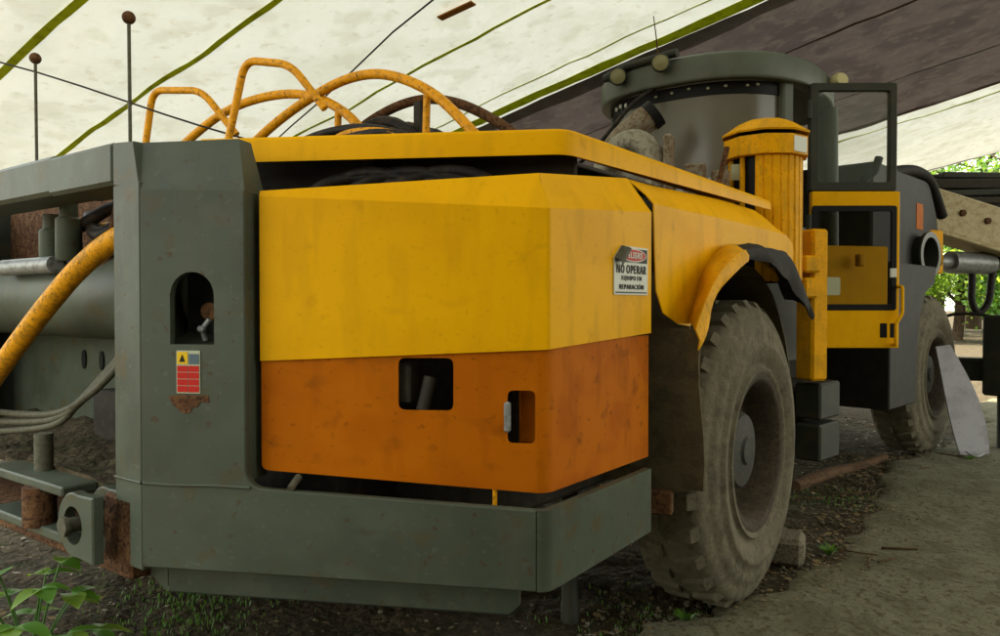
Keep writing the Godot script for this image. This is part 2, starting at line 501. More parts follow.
func build_ground():
	gn.seed = 8
	gn.frequency = 0.01
	gn.fractal_octaves = 3
	var xs := []
	var us := []
	var t := -7.0
	while t < 2.5: xs.append(t); t += 0.055
	t = 0.6
	while t < 10.0: us.append(t); t += 0.055
	for d in [0.5, 1, 2, 4, 8, 16, 40, 90, 180]:
		xs.push_front(-7.0 - d); xs.append(2.5 + d)
		us.push_front(0.6 - d); us.append(10.0 + d)
	var b := B.new()
	var rows := []
	for u in us:
		var r := []
		for x in xs: r.append(V(x, ground_y(x, u), u))
		rows.append(r)
	b.sheet(rows)
	var g := obj("ground", b, M.dirt)
	g.set_meta("kind", "structure")
	# worn concrete track beside the machine, with a ragged edge
	b = B.new()
	rows = []
	var edge := []
	t = -3.0
	while t < 13.0:
		var e := path_edge(t)
		var jag := gn.get_noise_2d(t * 900.0, 77.0) * 0.05
		var r := []
		r.append(V(e - 0.05 + jag, ground_y(e - 0.05, t) - 0.05, t))
		r.append(V(e + jag, max(ground_y(e, t) + 0.004, 0.008 + 0.055 * smoothstep(5.6, 7.4, t)), t))
		for k in 46:
			var x: float = e + 0.06 + k * 0.09
			var h := 0.026 + 0.055 * smoothstep(5.6, 7.4, t) + gn.get_noise_2d(x * 50.0 + 300.0, t * 50.0) * 0.008 + gn.get_noise_2d(x * 400.0 + 300.0, t * 400.0) * 0.003
			r.append(V(x, h, t))
		rows.append(r)
		t += 0.07
	b.sheet(rows)
	var p := obj("path", b, M.concrete)
	p.set_meta("kind", "structure")
	p.set_meta("label", "worn dusty concrete track running beside the machine")

# ---------------------------------------------------------------- roof
func roof_y(x: float, u: float) -> float:
	var base := 3.94 + 0.21 * x
	return base + gn.get_noise_2d(x * 45.0 + 40.0, u * 60.0) * 0.03 + 0.012 * sin(u * 2.3 + x * 1.1) - absf(gn.get_noise_2d(x * 90.0 + 700.0, u * 190.0)) * 0.035

func rear_edge(x: float) -> float:
	# the rear tarpaulin is hung askew, open towards the machine's left
	return 1.35 - 0.47 * (x + 4.4) if x < -4.4 else maxf(1.35 - 0.80 * (x + 4.4), -6.0)

func tarp_panel(u0: float, u1: float, lift: float, m: Material, label: String, creases: Array) -> void:
	var o := thing("tarpaulin_roof", label, "tarpaulin", Vector3.ZERO, "tarpaulins of the shelter roof")
	var b := B.new()
	var rows := []
	var n := int((u1 - u0) / 0.16)
	for i in n + 1:
		var u := lerpf(u0, u1, float(i) / n)
		var r := []
		for k in 111:
			var x := -9.0 + 0.16 * k
			var uu := lerpf(rear_edge(x), u1, float(i) / n) if u0 < 0 else u
			r.append(V(x, roof_y(x, uu) + lift, uu))
		rows.append(r)
	b.sheet(rows)
	obj("sheet", b, m, o)
	for c in creases:
		b = B.new()
		rows = []
		for s in [-1.0, 1.0]:
			var r := []
			for k in 111:
				var x := -9.0 + 0.16 * k
				var u: float = c[0] + s * c[1] * 0.5 + 0.012 * sin(x * 1.7 + c[0])
				r.append(V(x, roof_y(x, u) + lift - 0.006 - c[2], u))
			rows.append(r)
		b.sheet(rows, 0.003)
		obj("strap", b, c[3], o)

func build_roof():
	tarp_panel(-0.4, 5.62, 0.0, M.tarp, "white translucent tarpaulin with yellow green straps over the machine's rear", [[1.94, 0.055, 0.0, M.strap], [2.77, 0.042, 0.0, M.strap], [4.12, 0.03, 0.0, M.strap], [5.08, 0.015, 0.0, M.strap], [5.36, 0.13, 0.0, M.strap]])
	tarp_panel(5.405, 9.80, -0.03, M.tarp_dark, "dark brown tarpaulin above the grey cab", [[6.5, 0.03, 0.0, M.wood], [8.3, 0.015, 0.0, M.black], [9.70, 0.07, 0.0, M.rusty]])
	tarp_panel(9.78, 14.0, 0.02, M.tarp, "white tarpaulin over the front boom beside the trees", [[10.25, 0.04, 0.0, M.strap], [13.9, 0.06, 0.0, M.board]])

	# rope under the tarpaulin and a stray bit of board caught on it
	var rope := B.new()
	var rp := []
	for k in 20:
		var x := -8.5 + 0.5 * k
		rp.append(V(x, roof_y(x, 3.5 - 0.25 * (x + 3.2)) - 0.02, 3.5 - 0.25 * (x + 3.2)))
	rope.tube(rp, 0.006, 6)
	tag(obj("rope", rope, M.hose), "thin dark rope running under the white tarpaulin roof", "rope")
	var scrap := B.new()
	scrap.box(V(-3.06, roof_y(-3.06, 3.69) - 0.03, 3.69), Vector3(0.26, 0.012, 0.06), Basis(Vector3(0, 0, 1), 0.2) * Basis(Vector3.UP, 0.12), 0.003)
	tag(obj("wood_scrap", scrap, mat(Color(0.62, 0.42, 0.16), 0.8)), "small brown strip of wood stuck under the white tarpaulin", "wood")
	# brown tarpaulin hung as a wall along the skewed rear edge, beside and behind where one stands
	var o := thing("tarpaulin_wall", "brown tarpaulin hanging to the ground as the shelter's rear wall", "tarpaulin")
	var b := B.new()
	var rows := []
	for i in 12:
		var r := []
		for k in 60:
			var x := -1.2 + 9.6 * k / 59.0
			var u := rear_edge(x) + 0.02 + 0.06 * sin(k * 0.9) * (i / 11.0)
			r.append(V(x, lerpf(roof_y(x, rear_edge(x)) - 0.02, 0.01, i / 11.0), u))
		rows.append(r)
	b.sheet(rows)
	obj("sheet", b, M.tarp_dark, o)
	o = thing("tarpaulin_wall", "brown tarpaulin hanging to the ground along the track's far side", "tarpaulin")
	b = B.new()
	rows = []
	for i in 12:
		var r := []
		for k in 60:
			var u := -6.0 + 8.5 * k / 59.0
			r.append(V(8.45 + 0.06 * sin(k * 0.9) * (i / 11.0), lerpf(roof_y(8.45, u) - 0.02, 0.01, i / 11.0), u))
		rows.append(r)
	b.sheet(rows)
	obj("sheet", b, M.tarp_dark, o)

# ---------------------------------------------------------------- machine
const CA := Vector2(-2.27, 1.22)   # plan corners (x, u): rear face to cut corner, cut corner to side
const CB := Vector2(-1.15, 1.785)
func cut_dir() -> Vector3:
	var d := (CB - CA).normalized()
	return V(d.x, 0, d.y)
func cut_at(t: float, y: float, inset := 0.0) -> Vector3:
	var d := (CB - CA).normalized()
	return V(CA.x + d.x * t - d.y * inset, y, CA.y + d.y * t + d.x * inset)

func build_rig():
	rig = thing("drilling_rig", "large yellow and grey mining drill rig parked under the tarpaulins", "mining machine")
	rig_frame()
	rig_rear_recess()
	rig_panels()
	rig_hood()
	rig_guards()
	rig_wheel(V(-1.13, 0.722, 3.62), 0.0, 0.40)
	rig_wheel(V(-0.88, 0.785, 7.92), -0.14, 0.42)
	rig_cab()
	rig_filter()
	rig_door()
	rig_front()

func rig_frame():
	var ax := cut_dir()
	var L := CA.distance_to(CB)
	var up := Vector3.UP
	var b := B.new()
	# corner plate: post and bumper cut from one sheet, with the arched slot
	var pts := [Vector2(0, 0.612), Vector2(L - 0.03, 0.612), Vector2(L - 0.03, 0.842), Vector2(0.43, 0.868)]
	for k in 7:
		var a := -PI / 2 - PI / 2 * k / 6.0
		pts.append(Vector2(0.40, 0.925) + Vector2(cos(a), sin(a)) * 0.055)
	pts.append(Vector2(0.345, 1.765)); pts.append(Vector2(0, 1.775))
	var slot := [Vector2(0.10, 1.30), Vector2(0.245, 1.30)]
	for k in 13:
		var a := PI * k / 12.0
		slot.append(Vector2(0.1725 + 0.0725 * cos(a), 1.448 + 0.0725 * sin(a)))
	b.plate(PackedVector2Array(pts), cut_at(0, 0), ax, up, 0.025, [PackedVector2Array(slot)], 0.004)
	# rounded bend to the side and the side of the bumper
	var rows := []
	for yy in [[0.612, 0.612], [0.842, 0.842]]:
		var r := []
		var p0 := Vector2(CB.x, CB.y) - (CB - CA).normalized() * 0.03
		var p2 := Vector2(CB.x, CB.y + 0.03)
		for k in 9:
			var t := k / 8.0
			var q := p0.lerp(CB, t).lerp(CB.lerp(p2, t), t)
			r.append(V(q.x, yy[0], q.y))
		for k in 6: r.append(V(CB.x, lerpf(yy[0], yy[0] + (0.012 if yy[0] < 0.7 else 0.004), k / 5.0), lerpf(p2.y, 2.455, (k + 0.5) / 5.5)))
		rows.append(r)
	b.sheet(rows, 0.025)
	# rear face of the post, folded edge, upper tapered cap
	b.plate(rect(-0.16, 0.60, 0.0, 1.80, 0.006), V(CA.x, 0, CA.y), Vector3.RIGHT, up, 0.025)
	b.plate(PackedVector2Array([Vector2(-0.16, 1.80), Vector2(0, 1.775), Vector2(-0.035, 1.925), Vector2(-0.16, 1.935)]), V(CA.x, 0, CA.y + 0.001), Vector3.RIGHT, up, 0.025, [], 0.003)
	var q0 := cut_at(0.0, 1.768, 0.002); var q1 := cut_at(0.345, 1.758, 0.002)
	var q2 := cut_at(0.30, 1.928, 0.055); var q3 := V(CA.x - 0.035, 1.925, CA.y + 0.03)
	b.quad(q0, q1, q2, q3, Vector3(0.3, 0.5, 1))
	b.tri(q0, q3, V(CA.x - 0.035, 1.925, CA.y), Vector3(0, 0, 1))
	b.quad(q3, q2, cut_at(0.30, 1.93, 0.13), V(CA.x - 0.035, 1.93, CA.y + 0.15), up)
	b.quad(q1, q2, cut_at(0.30, 1.93, 0.13), cut_at(0.345, 1.76, 0.13), ax)
	b.quad(cut_at(0.30, 1.93, 0.13), cut_at(0.345, 1.70, 0.13), cut_at(0.0, 1.70, 0.13), V(CA.x - 0.035, 1.93, CA.y + 0.15))
	b.plate(rect(0.0, 0.88, 0.11, 1.765), cut_at(0.345, 0, 0.03), V(-(CB - CA).normalized().y, 0, (CB - CA).normalized().x), up, 0.02)
	# inner face of the post towards the recess
	b.plate(rect(0.0, 0.60, 0.30, 1.80), V(CA.x - 0.16, 0, CA.y + 0.027), V(0, 0, 1), up, 0.02)
	b.tube(curve([cut_at(0.005, 0.873, -0.001), cut_at(0.12, 0.871, -0.001), cut_at(0.24, 0.874, -0.001), cut_at(0.36, 0.872, -0.001)], 5), 0.005, 8)
	b.tube([V(CA.x - 0.16, 0.873, CA.y - 0.001), V(CA.x, 0.873, CA.y - 0.001)], 0.005, 8)
	obj("rear_frame", b, M.grey, rig)
	# top beam across the back, in two lengths
	b = B.new()
	b.box(V(-2.66, 1.872, 1.315), Vector3(0.455, 0.135, 0.19), Basis.IDENTITY, 0.012)
	obj("rear_beam", b, M.grey, rig)
	b = B.new()
	b.box(V(-3.85, 1.885, 1.335), Vector3(1.90, 0.14, 0.19), Basis.IDENTITY, 0.014)
	obj("rear_beam", b, M.grey, rig)
	# slot interior: cable pin with a pink cap, lock
	b = B.new()
	b.plate(rect(0.05, 1.22, 0.30, 1.60), cut_at(0, 0, 0.17), ax, up, 0.01)
	b.quad(cut_at(0.05, 1.285, 0.026), cut_at(0.30, 1.285, 0.026), cut_at(0.30, 1.33, 0.17), cut_at(0.05, 1.33, 0.17), up)
	obj("slot_box", b, M.grey_dark, rig)
	b = B.new()
	b.tube([cut_at(0.175, 1.40, 0.09), cut_at(0.175, 1.405, 0.165)], 0.028, 14)
	obj("pin", b, M.rusty, rig)
	b = B.new()
	b.tube(bend([cut_at(0.17, 1.31, 0.08), cut_at(0.165, 1.345, 0.07), cut_at(0.19, 1.375, 0.07)], 0.02), 0.009, 8)
	b.box(cut_at(0.165, 1.345, 0.065), Vector3(0.03, 0.02, 0.02))
	obj("latch", b, M.steel, rig)
	# skid plate under the bumper
	b = B.new()
	b.plate(PackedVector2Array([Vector2(0.02, 0.50), Vector2(1.13, 0.50), Vector2(1.16, 0.53), Vector2(1.16, 0.64), Vector2(0.02, 0.64)]), cut_at(0, 0, 0.10), ax, up, 0.03)
	b.quad(cut_at(0.02, 0.50, 0.10), cut_at(0.02, 0.64, 0.10), V(-2.60, 0.64, 1.32), V(-2.52, 0.575, 1.32), Vector3(-0.3, 0, 1))
	b.quad(cut_at(0.02, 0.50, 0.10), cut_at(1.13, 0.50, 0.10), V(-1.6, 0.50, 2.5), V(-2.6, 0.52, 2.0), Vector3.DOWN)
	obj("skid_plate", b, M.grey, rig)
	# instruction label: yellow and blue squares over red rows
	b = B.new()
	b.plate(rect(0.122, 1.152, 0.200, 1.282, 0.003), cut_at(0, 0, -0.003), ax, up, 0.002, [], 0.0)
	var lab := obj("warning_label", b, M.sticker_grey, rig)
	lab.set_meta("label", "small red and yellow instruction label below the arched slot")
	b = B.new()
	for k in 4:
		for j in 2:
			b.plate(rect(0.125 + j * 0.037, 1.156 + k * 0.0205, 0.160 + j * 0.037, 1.1745 + k * 0.0205), cut_at(0, 0, -0.0045), ax, up, 0.001, [], 0.0)
	obj("red_field", b, M.red, lab)
	b = B.new()
	b.plate(rect(0.125, 1.241, 0.160, 1.278), cut_at(0, 0, -0.0045), ax, up, 0.001, [], 0.0)
	obj("yellow_field", b, M.label_yellow, lab)
	b = B.new()
	b.plate(PackedVector2Array([Vector2(0.133, 1.248), Vector2(0.152, 1.248), Vector2(0.1425, 1.270)]), cut_at(0, 0, -0.006), ax, up, 0.001, [], 0.0)
	obj("symbol", b, M.black, lab)
	b = B.new()
	b.plate(rect(0.164, 1.241, 0.197, 1.272), cut_at(0, 0, -0.0045), ax, up, 0.001, [], 0.0)
	obj("blue_field", b, M.label_blue, lab)
	# rust where another label has peeled off
	b = B.new()
	var rp := PackedVector2Array()
	for q in [[0.095, 1.142], [0.13, 1.148], [0.19, 1.145], [0.225, 1.148], [0.228, 1.125], [0.20, 1.128], [0.19, 1.112], [0.172, 1.108], [0.165, 1.094], [0.145, 1.090], [0.125, 1.104], [0.108, 1.118], [0.10, 1.13]]:
		rp.append(Vector2(q[0], q[1]))
	b.plate(rp, cut_at(0, 0, -0.0025), ax, up, 0.002, [], 0.0)
	obj("rust_patch", b, M.rusty, rig)
	# leg of the rear jack, standing on the ground
	b = B.new()
	b.lathe([Vector2(0, -0.04), Vector2(0.042, -0.04), Vector2(0.042, 0.06), Vector2(0.038, 0.065), Vector2(0.038, 0.75), Vector2(0, 0.75)], V(-1.78, 0.0, 2.95), Basis.IDENTITY, 16)
	obj("jack_leg", b, M.grey_dark, rig)
	# dark engine bay behind the panels
	b = B.new()
	b.box(V(-2.75, 1.20, 3.3), Vector3(2.35, 1.10, 2.7), Basis.IDENTITY, 0.02)
	obj("engine_block", b, M.dark, rig)
	b = B.new()
	b.box(V(-2.75, 0.78, 4.4), Vector3(1.7, 0.5, 5.4), Basis.IDENTITY, 0.02)
	obj("chassis", b, M.dark, rig)
	b = B.new()
	b.tube([V(-2.1, 0.62, 1.9), V(-2.1, 1.72, 1.9)], 0.13, 18)
	b.tube([cut_at(0.42, 0.95, 0.22), cut_at(0.42, 1.24, 0.22)], 0.07, 14)
	obj("red_tank", b, M.red_brown, rig)
	b = B.new()
	b.box(cut_at(0.40, 1.42, 0.25), Vector3(0.16, 0.20, 0.12))
	b.tube([cut_at(0.36, 1.27, 0.20), cut_at(0.48, 1.27, 0.20)], 0.018, 8)
	obj("valve_block", b, M.grey_dark, rig)
	# small fittings in the gap above the bumper
	b = B.new()
	b.tube([cut_at(0.492, 0.90, 0.05), cut_at(0.485, 0.872, 0.005)], 0.011, 8)
	obj("drain_pipe", b, M.cable, rig)
	b = B.new()
	b.tube([cut_at(1.085, 0.76, 0.11), cut_at(1.085, 0.93, 0.11)], 0.007, 8)
	obj("stay_rod", b, M.guard_yellow, rig)

func rig_rear_recess():
	var b := B.new()
	b.tube([V(-2.40, 1.455, 1.62), V(-4.7, 1.465, 1.62)], 0.185, 24)
	obj("cross_tube", b, M.grey, rig)
	b = B.new()
	b.box(V(-3.65, 1.12, 1.87), Vector3(2.5, 1.0, 0.04))
	obj("back_plate", b, M.grey, rig)
	for hx in [-3.98, -3.80]:
		b = B.new()
		b.lathe([Vector2(0, 0.0), Vector2(0.022, 0.0), Vector2(0.022, 0.004), Vector2(0, 0.004)], V(hx, 1.145 if hx < -4.2 else 1.145, 1.846), aim(Vector3(0, 0, 1)) * Basis.from_scale(Vector3(1, 1, 2.2)), 14)
		obj("bolt_hole", b, M.black, rig)
	# upper compartment: rusty plates, hydraulic cylinders, black hoses
	b = B.new()
	b.box(V(-3.65, 1.78, 1.87), Vector3(2.5, 0.36, 0.05))
	obj("compartment_wall", b, M.rusty, rig)
	b = B.new()
	b.box(V(-4.87, 1.28, 3.0), Vector3(0.06, 1.35, 3.3))
	obj("far_side_panel", b, M.grey_dark, rig)
	b = B.new()
	b.box(V(-4.80, 1.25, 1.45), Vector3(0.22, 1.30, 0.45), Basis.IDENTITY, 0.02)
	obj("far_post", b, M.grey, rig)
	b = B.new()
	b.box(V(-3.05, 1.755, 1.75), Vector3(0.7, 0.02, 0.35))
	obj("shelf_plate", b, M.guard_yellow, rig)
	for c in [[-3.42, 1.56], [-3.27, 1.60]]:
		b = B.new()
		b.lathe([Vector2(0, 0), Vector2(0.045, 0), Vector2(0.05, 0.01), Vector2(0.05, 0.17), Vector2(0.035, 0.18), Vector2(0.035, 0.24), Vector2(0, 0.24)], V(c[0], c[1], 1.46), Basis.IDENTITY, 18)
		obj("hydraulic_cylinder", b, M.grey, rig)
	b = B.new()
	b.tube([V(-3.30, 1.585, 1.42), V(-3.8, 1.585, 1.42)], 0.035, 14)
	obj("cylinder_rod", b, M.steel, rig)
	for c in [[-3.12, 1.62, 0.05], [-2.98, 1.70, 0.07], [-3.20, 1.74, 0.06]]:
		b = B.new()
		b.tube(curve([V(c[0] - 0.4, c[1] + 0.1, 1.6), V(c[0] - 0.1, c[1], 1.5), V(c[0] + 0.1, c[1] + 0.08, 1.6), V(c[0] + 0.25, c[1] - 0.15, 1.7)]), c[2] * 0.45, 10)
		obj("hydraulic_hose", b, M.hose, rig)
	b = B.new()
	b.tube([V(-3.08, 1.50, 1.5), V(-2.92, 1.84, 1.5)], 0.022, 8)
	obj("lever", b, M.rusty, rig)
	# thick yellow hose sagging across the recess
	b = B.new()
	b.tube(curve([V(-2.42, 1.69, 1.42), V(-2.66, 1.665, 1.37), V(-2.86, 1.57, 1.33), V(-3.05, 1.44, 1.30), V(-3.28, 1.28, 1.28), V(-3.55, 1.10, 1.27), V(-3.9, 0.93, 1.3)], 8), 0.039, 18)
	var h := obj("supply_hose", b, M.hose_yellow, rig)
	h.set_meta("label", "thick scuffed yellow hose sagging out of the rear recess")
	for k in 3:
		b = B.new()
		var o := 0.045 * k
		b.tube(curve([V(-2.62 - o, 1.36, 1.50), V(-2.72 - o, 1.24 - o * 0.3, 1.42), V(-2.92 - o, 1.09 - o * 0.4, 1.38), V(-3.2, 0.99 - o * 0.5, 1.36), V(-3.8, 0.95 - o, 1.36)], 8), 0.014, 10)
		obj("control_cable", b, M.cable, rig)
	# dirt covered deck, pin, hitch plates
	b = B.new()
	var rows := []
	for i in 16:
		var r := []
		for k in 40:
			var x := -4.6 + k * 0.0555
			var u := 1.30 + i * 0.05
			r.append(V(x, 0.80 + 0.05 * smoothstep(1.4, 2.0, u) + gn.get_noise_2d(x * 500, u * 500) * 0.03, u))
		rows.append(r)
	b.sheet(rows, 0.03)
	obj("deck", b, M.dirt, rig)
	b = B.new()
	b.tube([V(-3.06, 0.80, 1.27), V(-3.06, 0.94, 1.27)], 0.032, 16)
	obj("deck_pin", b, M.cable, rig)
	b = B.new()
	b.box(V(-3.02, 0.785, 1.24), Vector3(0.62, 0.035, 0.12), Basis.IDENTITY, 0.006)
	b.box(V(-3.02, 0.625, 1.24), Vector3(0.62, 0.035, 0.12), Basis.IDENTITY, 0.006)
	obj("hitch_plate", b, M.grey, rig)
	b = B.new()
	b.tube([V(-2.93, 0.635, 1.20), V(-2.93, 0.775, 1.20)], 0.055, 18)
	obj("hitch_pin", b, M.rusty, rig)
	# tow eye
	b = B.new()
	var eye := []
	for k in 15:
		var a := PI * 0.42 + PI * 1.16 * k / 14.0
		eye.append(Vector2(cos(a), sin(a)) * 0.105)
	eye.append(Vector2(0.13, -0.105)); eye.append(Vector2(0.13, 0.105))
	var hole := PackedVector2Array()
	for k in 16: hole.append(Vector2(cos(TAU * k / 16), sin(TAU * k / 16)) * 0.062)
	b.plate(PackedVector2Array(eye), V(-2.535, 0.715, 1.135), Vector3.RIGHT, Vector3.UP, 0.035, [hole], 0.005)
	b.plate(PackedVector2Array(eye), V(-2.535, 0.715, 1.235), Vector3.RIGHT, Vector3.UP, 0.035, [hole], 0.005)
	obj("tow_eye", b, M.grey, rig)
	b = B.new()
	b.tube([V(-2.545, 0.715, 1.12), V(-2.545, 0.715, 1.29)], 0.024, 14)
	b.tube([V(-2.545, 0.715, 1.105), V(-2.545, 0.715, 1.12)], 0.034, 6)
	obj("tow_pin", b, M.cable, rig)
	b = B.new()
	b.box(V(-2.42, 0.70, 1.30), Vector3(0.18, 0.22, 0.16), Basis.IDENTITY, 0.01)
	obj("tow_bracket", b, M.rusty, rig)
	b = B.new()
	b.box(V(-3.4, 0.56, 1.6), Vector3(2.0, 0.06, 0.7), Basis.IDENTITY, 0.01)
	obj("under_plate", b, M.rusty, rig)
	# width markers: thin rods with a ball
	for c in [[-2.662, 1.40, 1.93, 2.437], [-3.411, 1.40, 1.95, 2.437]]:
		b = B.new()
		b.tube([V(c[0], c[2], c[1]), V(c[0] - 0.004, c[3], c[1])], 0.0065, 8)
		var o := obj("marker_rod", b, M.cable, rig)
		b = B.new()
		var prof := []
		for k in 13: prof.append(Vector2(0.023 * sin(PI * k / 12), -0.023 * cos(PI * k / 12)))
		b.lathe(prof, V(c[0] - 0.004, c[3], c[1]), Basis.IDENTITY, 16)
		obj("ball", b, M.rusty, o)
	for k in 2:
		b = B.new()
		b.tube(curve([V(-2.6 - k * 0.1, 1.95, 1.42), V(-3.0, 2.0 + k * 0.02, 1.6), V(-3.5, 1.99 + k * 0.04, 1.6), V(-3.75, 1.94, 1.55)]), 0.007, 6)
		obj("thin_cable", b, M.hose, rig)

func rig_panels():
	# upper yellow panel: cut face, rounded fold, side, bevelled top
	var b := B.new()
	var Cc := Vector2(-1.2, 1.870)
	var P0 := Vector2(-1.967, 1.432)
	var d := (Cc - P0).normalized()
	var P1 := Vector2(-1.2, 2.556)
	var cols := []    # [plan, outward, bottom, fold, top, inset, top back]
	for k in 8:
		var t := k / 8.0
		var p := P0.lerp(Cc - d * 0.012, t)
		cols.append([p, Vector2(d.y, -d.x), lerpf(1.249, 1.289, t), lerpf(1.752, 1.703, t), lerpf(1.768, 1.815, t), lerpf(0.005, 0.06, t)])
	for k in 9:
		var t := k / 8.0
		var a0 := Cc - d * 0.012
		var a1 := Cc + Vector2(0, 0.012)
		var p := a0.lerp(Cc, t).lerp(Cc.lerp(a1, t), t)
		cols.append([p, Vector2(d.y, -d.x).lerp(Vector2(1, 0), t).normalized(), lerpf(1.289, 1.291, t), 1.703, 1.815, 0.06])
	for k in range(1, 7):
		var t := k / 6.0
		cols.append([(Cc + Vector2(0, 0.012)).lerp(P1 + Vector2(0, -0.02 * (1 - t)), t), Vector2(1, 0), lerpf(1.291, 1.318, t), lerpf(1.703, 1.757, t), lerpf(1.815, 1.882, t), lerpf(0.06, 0.075, t)])
	var low := []
	for yy in 4:
		var r := []
		for c in cols:
			var y: float = lerpf(c[2], c[3], yy / 3.0)
			r.append(V(c[0].x, y, c[0].y))
		low.append(r)
	b.sheet(low, 0.004)
	# plan of the bevel's upper edge, mitred at the fold
	var n1 := Vector2(d.y, -d.x)
	var sl := (-1.26 - Cc.x + n1.x * 0.06) / d.x
	var Ci := Vector2(-1.26, Cc.y - n1.y * 0.06 + d.y * sl)
	var hi := []
	for yy in 3:
		var r := []
		for k in cols.size():
			var c = cols[k]
			var y: float = lerpf(c[3], c[4], yy / 2.0)
			var tp: Vector2 = (P0 - n1 * 0.005).lerp(Ci, k / 8.0) if k < 8 else (Ci if k < 17 else Ci.lerp(Vector2(-1.275, P1.y - 0.045), (k - 16) / 6.0))
			var q: Vector2 = c[0].lerp(tp, yy / 2.0)
			r.append(V(q.x, y, q.y))
		hi.append(r)
	b.sheet(hi, 0.004)
	# returned edges
	var rows := [[], []]
	for k in cols.size():
		var c = cols[k]
		rows[0].append(hi[2][k]); rows[1].append(hi[2][k] + V(-c[1].x * 0.03, -0.004, -c[1].y * 0.03))
	b.sheet(rows, 0.003)
	b.quad(low[0][0], low[3][0], low[3][0] + V(-d.y * 0.05, 0, d.x * 0.05), low[0][0] + V(-d.y * 0.05, 0, d.x * 0.05))
	var e := cols.size() - 1
	b.quad(low[0][e], low[3][e], low[3][e] + V(-0.06, 0, 0), low[0][e] + V(-0.06, 0, 0))
	obj("upper_side_panel", b, M.yellow, rig)
	# lower orange panel: flat cut face with two hand holes, fold and side
	b = B.new()
	var ax := V(d.x, 0, d.y)
	var inw := Vector2(-d.y, d.x) * 0.008
	var O := V(P0.x + inw.x, 0, P0.y + inw.y)
	var L := P0.distance_to(Cc) - 0.035
	var outl := [Vector2(0.0, 1.26), Vector2(0.0, 0.935)]
	for k in 5:
		var a := PI + PI / 2 * (k + 1) / 6.0
		outl.append(Vector2(0.022 + 0.022 * cos(a), 0.935 + 0.022 * sin(a)))
	outl.append(Vector2(0.03, 0.912)); outl.append(Vector2(L, 0.866)); outl.append(Vector2(L, 1.295))
	var h1 := rect(0.430, 1.105, 0.598, 1.262, 0.022)
	var h2 := rect(0.760, 1.012, 0.842, 1.168, 0.018)
	b.plate(PackedVector2Array(outl), O, ax, Vector3.UP, 0.005, [h1, h2], 0.0)
	rows = []
	for yy in 2:
		var r := []
		var c0 := Cc + inw
		c0.x = Cc.x - 0.008
		for k in 9:
			var t := k / 8.0
			var a0 := P0 + inw + d * L
			var a1 := Vector2(c0.x, c0.y + 0.035)
			var p := a0.lerp(c0, t).lerp(c0.lerp(a1, t), t)
			r.append(V(p.x, 0.866 if yy == 0 else 1.30, p.y))
		for k in 5: r.append(V(c0.x, 0.866 + 0.0 * k if yy == 0 else 1.31, lerpf(c0.y + 0.06, 2.552, k / 4.0)))
		rows.append(r)
	b.sheet(rows, 0.005)
	obj("lower_side_panel", b, M.orange, rig)
	# what shows through the hand holes
	b = B.new()
	b.box(cut_at(0.80, 1.18, 0.16), Vector3(0.05, 0.12, 0.1), Basis(Vector3.UP, 0.44))
	b.tube([cut_at(0.86, 1.10, 0.12), cut_at(0.88, 1.20, 0.14)], 0.02, 8)
	obj("pump", b, M.dark, rig)
	b = B.new()
	b.plate(rect(1.150, 1.0, 1.215, 1.19), cut_at(0, 0, 0.115), ax, Vector3.UP, 0.01)
	obj("inner_bracket", b, M.orange, rig)
	b = B.new()
	b.box(cut_at(1.125, 1.09, 0.095), Vector3(0.02, 0.09, 0.02), Basis(Vector3.UP, 0.44))
	obj("catch", b, M.steel, rig)
	# fender panel over the rear wheel
	b = B.new()
	var lowp := [Vector2(2.575, 1.79), Vector2(2.585, 1.62), Vector2(2.60, 1.47), Vector2(2.66, 1.39), Vector2(2.80, 1.345), Vector2(2.92, 1.335)]
	for q in [[2.97, 1.41], [3.05, 1.50], [3.2, 1.585], [3.45, 1.635], [3.75, 1.64], [4.0, 1.60], [4.2, 1.52], [4.33, 1.45]]: lowp.append(Vector2(q[0], q[1]))
	lowp.append(Vector2(4.44, 1.55)); lowp.append(Vector2(4.43, 1.68)); lowp.append(Vector2(4.36, 1.76)); lowp.append(Vector2(4.25, 1.80)); lowp.append(Vector2(3.4, 1.80))
	b.plate(PackedVector2Array(lowp), V(-1.2, 0, 0), Vector3(0, 0, -1), Vector3.UP, 0.005, [], 0.0)
	rows = []
	for yy in 4:
		var t := yy / 3.0
		var r := []
		for k in 15:
			var u := lerpf(2.575, 4.36, k / 14.0)
			var y0 := 1.79 + 0.008 * smoothstep(2.575, 3.2, u) - 0.04 * smoothstep(4.2, 4.36, u)
			var y1 := 1.885 + 0.03 * smoothstep(2.6, 3.6, u) - 0.07 * smoothstep(4.0, 4.36, u)
			r.append(V(-1.2 - 0.09 * pow(t, 1.3), lerpf(y0, y1, t), u - 0.05 * t * (1.0 if k == 0 else 0.0)))
		rows.append(r)
	b.sheet(rows, 0.004)
	rows = [rows[3], []]
	for p in rows[0]: rows[1].append(p + Vector3(-0.12, 0.006, 0))
	b.sheet(rows, 0.004)
	obj("fender_panel", b, M.yellow, rig)
	# flared mudguard: steel lip in yellow, rubber flap further forward
	var arch := [[2.67, 1.328], [2.77, 1.438], [2.92, 1.55], [3.15, 1.64], [3.40, 1.672], [3.64, 1.679], [3.88, 1.652], [4.07, 1.548], [4.19, 1.46], [4.29, 1.385]]
